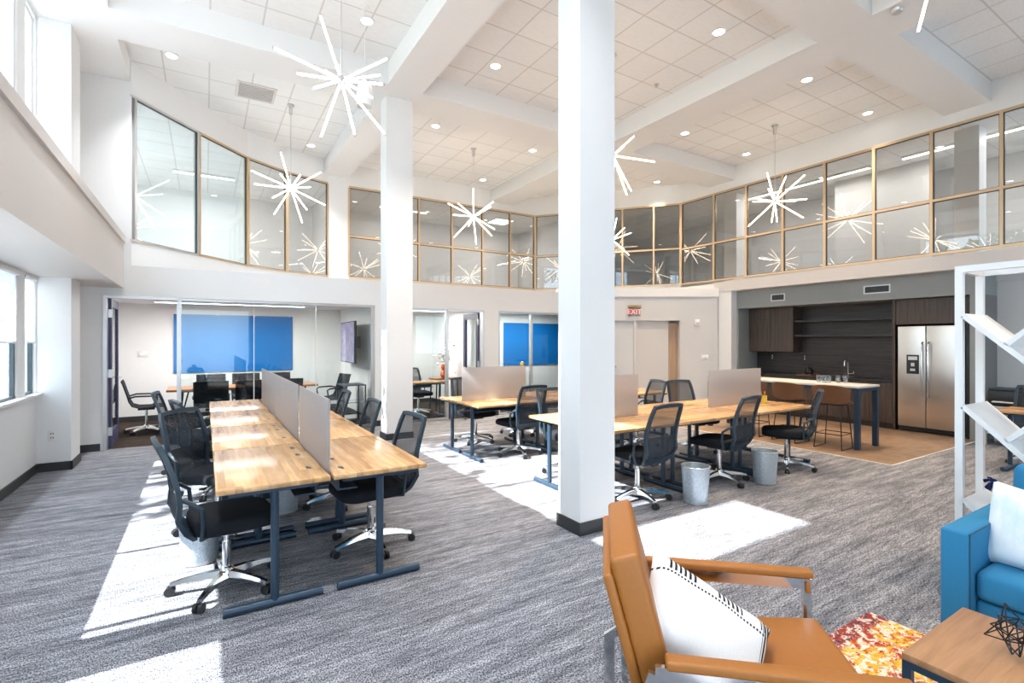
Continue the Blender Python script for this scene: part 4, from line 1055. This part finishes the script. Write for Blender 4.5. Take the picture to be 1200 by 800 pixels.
# ---------------------------------------------------------------- ceiling fittings
def downlight(label, x, y, grp, warm):
    t = thing('downlight', label, 'ceiling light', (x, y, ZC), group=grp)
    MB().lathe([(.075,-.001),(.098,-.001),(.098,-.008),(.078,-.012),(.072,-.006)], n=28, caps=False).build('trim_ring', M['white'], t)
    MB().lathe([(.001,-.004),(.074,-.004),(.074,-.001),(.001,-.001)], n=24).build('lens', M['lens'], t)
    l = bpy.data.lights.new('downlight_glow', 'AREA'); l.shape = 'DISK'; l.size = .13; l.spread = radians(85); l.energy = DOWNLIGHT_W*(1.0 if warm else .7); l.color = (1,.78,.56) if warm else (.95,.97,1)
    lo = bpy.data.objects.new('downlight_glow', l); COL.objects.link(lo); lo.parent = t; lo.location = (0,0,-.015)
G = 'recessed round downlights'
for x, y, w, lab in ((-.42,8.93,0,'recessed downlight beside the curved glass, left of the ceiling vent'),(1.82,6.61,0,'recessed downlight above the large front starburst pendant'),
        (1.95,11.45,0,'recessed downlight behind the starburst pendant at the curved glass'),(-.42,5.4,0,'recessed downlight above the left windows'),(-.42,2.0,0,'recessed downlight above the left bulkhead near the front'),(1.8,2.2,0,'recessed downlight in the front left ceiling bay'),
        (3.80,6.66,1,'recessed downlight in the middle bay beside the second column'),(5.98,4.33,1,'recessed downlight in the middle bay beside the long right beam'),(3.80,4.33,1,'recessed downlight in the middle bay above the white front column'),(5.98,6.66,1,'recessed downlight in the middle bay toward the back'),
        (3.86,9.13,1,'recessed downlight in the back bay, left of the middle pendant'),(6.18,9.17,1,'recessed downlight in the back bay, right of the middle pendant'),(6.19,11.52,1,'recessed downlight in the back bay close to the upper glass'),(3.86,11.52,1,'recessed downlight in the back bay close to the curved glass end'),
        (8.30,6.79,1,'recessed downlight in the right bay next to the long right beam'),(10.40,6.82,1,'recessed downlight in the right bay close to the upper glass'),(8.28,4.37,1,'recessed downlight in the right bay above the bar table'),(10.45,4.42,1,'recessed downlight in the right bay above the refrigerator'),
        (10.2,9.25,1,'recessed downlight in the far corner bay above the exit sign'),(8.3,9.2,1,'recessed downlight in the far corner bay behind the white column'),(4.9,.6,1,'recessed downlight over the lounge rug'),(9.2,.6,1,'recessed downlight over the right front bay')):
    downlight(lab, x, y, G, w)
t = thing('ceiling_vent', 'beige square air vent in the left ceiling bay', 'air vent', (.74, 9.5, ZC))
MB().box(-.30,.30,-.30,-.26,-.014,0).box(-.30,.30,.26,.30,-.014,0).box(-.30,-.26,-.26,.26,-.014,0).box(.26,.30,-.26,.26,-.014,0).build('vent_frame', M['paint_beige'], t)
k = MB()
for i in range(11): k.box(-.26,.26,-.25+i*.05-.012,-.25+i*.05+.012,-.011,-.004)
k.build('louvre', M['paint_beige'], t); BX(-.26,.26,-.26,.26,-.003,-.001).build('backing', M['shade_and_backing'], t)
t = thing('sprinkler', 'small ceiling sprinkler in the middle bay', 'sprinkler', (6.33, 5.75, ZC))
MB().lathe([(.001,-.002),(.04,-.002),(.04,-.012),(.012,-.02),(.010,-.045),(.028,-.05),(.028,-.054),(.001,-.055)], n=18).build('sprinkler_head', M['alu'], t)
t = thing('smoke_detector', 'round detector under the beam crossing near the front right', 'smoke detector', (6.92, 2.62, ZB))
MB().lathe([(.001,-.045),(.05,-.045),(.065,-.03),(.07,-.008),(.07,-.001),(.001,-.001)], n=24).build('detector_body', M['alu'], t)

PA = [(-33,12),(-24,25),(2,31),(27,26),(26,5),(28,-11),(26,-30),(2,-34),(-4,-22),(-29,-25),(-25,-6),(6,14)]; SA = 65.5
PB = [(-20,27),(19,33),(19,22),(40,4),(-35,-5),(-19,-23),(-15,-30),(19,-16),(20,-25),(-6,14),(3,-10),(8,24)]; SB = 60.0
PC = [(-64,20),(-37,38),(-22,71),(43,46),(58,-24),(40,-45),(20,-69),(-38,-50),(-22,-27),(16,14),(-8,-40),(30,36)]; SCc = 111.0
def pendant(label, x, y, pat, sc, mt, zh=4.31, L=.66):
    t = thing('starburst_pendant', label, 'pendant light', (x, y, ZC), group='starburst pendant lights')
    MB().lathe([(.001,-.001),(.065,-.001),(.065,-.018),(.030,-.022),(.030,-.17),(.001,-.172)], n=20).build('canopy', M['alu'], t)
    MB().tube((0,0,-.17),(0,0,zh-ZC+.04),.006,n=8).build('cord', M['alu'], t)
    MB().lathe([(.001,-.05),(.035,-.04),(.045,0),(.035,.04),(.001,.05)], c=(0,0,zh-ZC), n=16).build('hub', M['chrome'], t)
    R = Vector((cos(HEAD), -sin(HEAD), 0)); F = Vector((sin(HEAD), cos(HEAD), 0)); U = Vector((0,0,1)); h0 = Vector((0,0,zh-ZC))
    for i, (px, py) in enumerate(pat):
        a = Vector((px/sc, py/sc)); a2 = a.length
        if a2 > L*.995: a *= L*.995/a2; a2 = L*.995
        dep = sqrt(L*L-a2*a2)*(1 if i % 2 else -1)
        d = (R*a.x+U*a.y+F*dep).normalized()
        tb = MB().tube(h0+d*.05, h0+d*L, .0112, n=10).build('light_tube', mt, t)
        MB().tube(h0+d*L, h0+d*(L+.02), .0125, n=10).build('end_cap', M['alu'], tb)
pendant('large starburst pendant light over the left bench, nearest of all', 1.22, 5.40, PC, SCc, M['tube_cool'])
pendant('starburst pendant light in front of the curved upper glass', 1.31, 9.68, PA, SA, M['tube_cool'])
pendant('starburst pendant light in front of the back upper glass', 5.02, 9.77, PA, 64, M['tube_warm'])
pendant('starburst pendant light half hidden behind the white column, higher of two', 5.12, 5.49, PC, SCc, M['tube_warm'])
pendant('starburst pendant light half hidden behind the white column, lower and farther', 9.35, 10.05, PA, SA, M['tube_warm'])
pendant('starburst pendant light in front of the right upper glass', 9.51, 5.63, PB, SB, M['tube_warm'])
PD = [(40,40),(23,-44),(-30,40),(55,28),(-60,15),(20,60),(-10,66),(60,26),(-45,25),(30,52),(8,30),(-20,56)]
pendant('starburst pendant light cut off at the top right corner', 5.02, 1.60, PD, SCc, M['tube_warm'], 4.75)
t = thing('cylinder_pendant', 'small white bell-shaped fitting hanging behind the large starburst pendant', 'pendant light', (1.72, 6.35, ZC))
MB().lathe([(.001,-.001),(.05,-.001),(.05,-.015),(.001,-.016)], n=16).build('canopy', M['white'], t)
MB().tube((0,0,-.015),(0,0,-.95),.004,n=6).build('cord', M['white'], t)
MB().lathe([(.012,-.93),(.045,-.95),(.085,-1.02),(.10,-1.12),(.10,-1.26),(.094,-1.26),(.094,-1.13),(.08,-1.03),(.001,-.98)], n=24).build('shade', M['white'], t)
MB().lathe([(.001,-1.245),(.093,-1.245),(.093,-1.25),(.001,-1.25)], n=20).build('grille', M['alu'], t)

# ---------------------------------------------------------------- outside, seen through the left windows
def tree(label, x, y, h, cr, ch, n, seed, leaf=.11):
    t = thing('street_tree', label, 'tree', (x, y, -.25), group='trees outside the left windows'); rr = random.Random(seed)
    k = MB().path([(0,0,0),(.05,.03,h*.35),(-.03,.05,h*.6),(0,0,h*.92)], [.13,.10,.07,.02], n=9)
    for i in range(9):
        a = rr.uniform(0,2*pi); z = h*rr.uniform(.38,.75); k.path([(0,0,z),(cos(a)*cr*.45,sin(a)*cr*.45,z+.45),(cos(a)*cr*.85,sin(a)*cr*.85,z+.8)], [.045,.028,.010], n=6)
    k.build('trunk', M['bark'], t)
    k = MB(); cl = [Vector((rr.gauss(0,cr*.45), rr.gauss(0,cr*.45), h-ch/2+rr.gauss(0,ch*.26))) for i in range(34)]
    for i in range(n):
        c = rr.choice(cl)+Vector((rr.gauss(0,.20),rr.gauss(0,.20),rr.gauss(0,.17))); s = leaf*rr.uniform(.6,1.4)
        R = Euler((rr.uniform(-.9,.9), rr.uniform(-.9,.9), rr.uniform(0,6.3))).to_matrix().to_4x4(); Mx = Matrix.Translation(c) @ R
        k.add([(-s,0,0),(0,-s*.45,.02),(s,0,0),(0,s*.45,.02)], [(0,1,2,3)], Mx)
    k.build('foliage', M['leaf'], t)
tree('leafy street tree close outside the left windows, toward the conference room', -5.2, 6.7, 8.4, 1.9, 5.8, 2300, 11)
tree('leafy street tree farther off across the street', -26, 34, 8.0, 2.6, 6.0, 1800, 13, .22)
tree('leafy street tree far down the street on the lawn', -13, 42, 7.5, 2.4, 5.4, 1800, 14, .22)
t = thing('car', 'dark parked car on the street outside the left windows', 'car', (-15.6, 27, -.24), radians(90))
MB().loft([[(x*k+o, y*w, z) for x, y in rrect(4.3,1.78,.35,4)] for k, w, z, o in ((.93,.93,.22,0),(1,1,.45,0),(1,1,.70,0),(.97,.96,.86,0),(.66,.86,.92,-.10),(.46,.74,1.36,-.12),(.40,.66,1.42,-.12))]).build('body', M['car'], t)
for sx in (-1.35,1.3):
    for sy in (-.80,.80): MB().tube((sx,sy-.10,.32),(sx,sy+.10,.32),.32,n=20).build('wheel', M['black'], t)
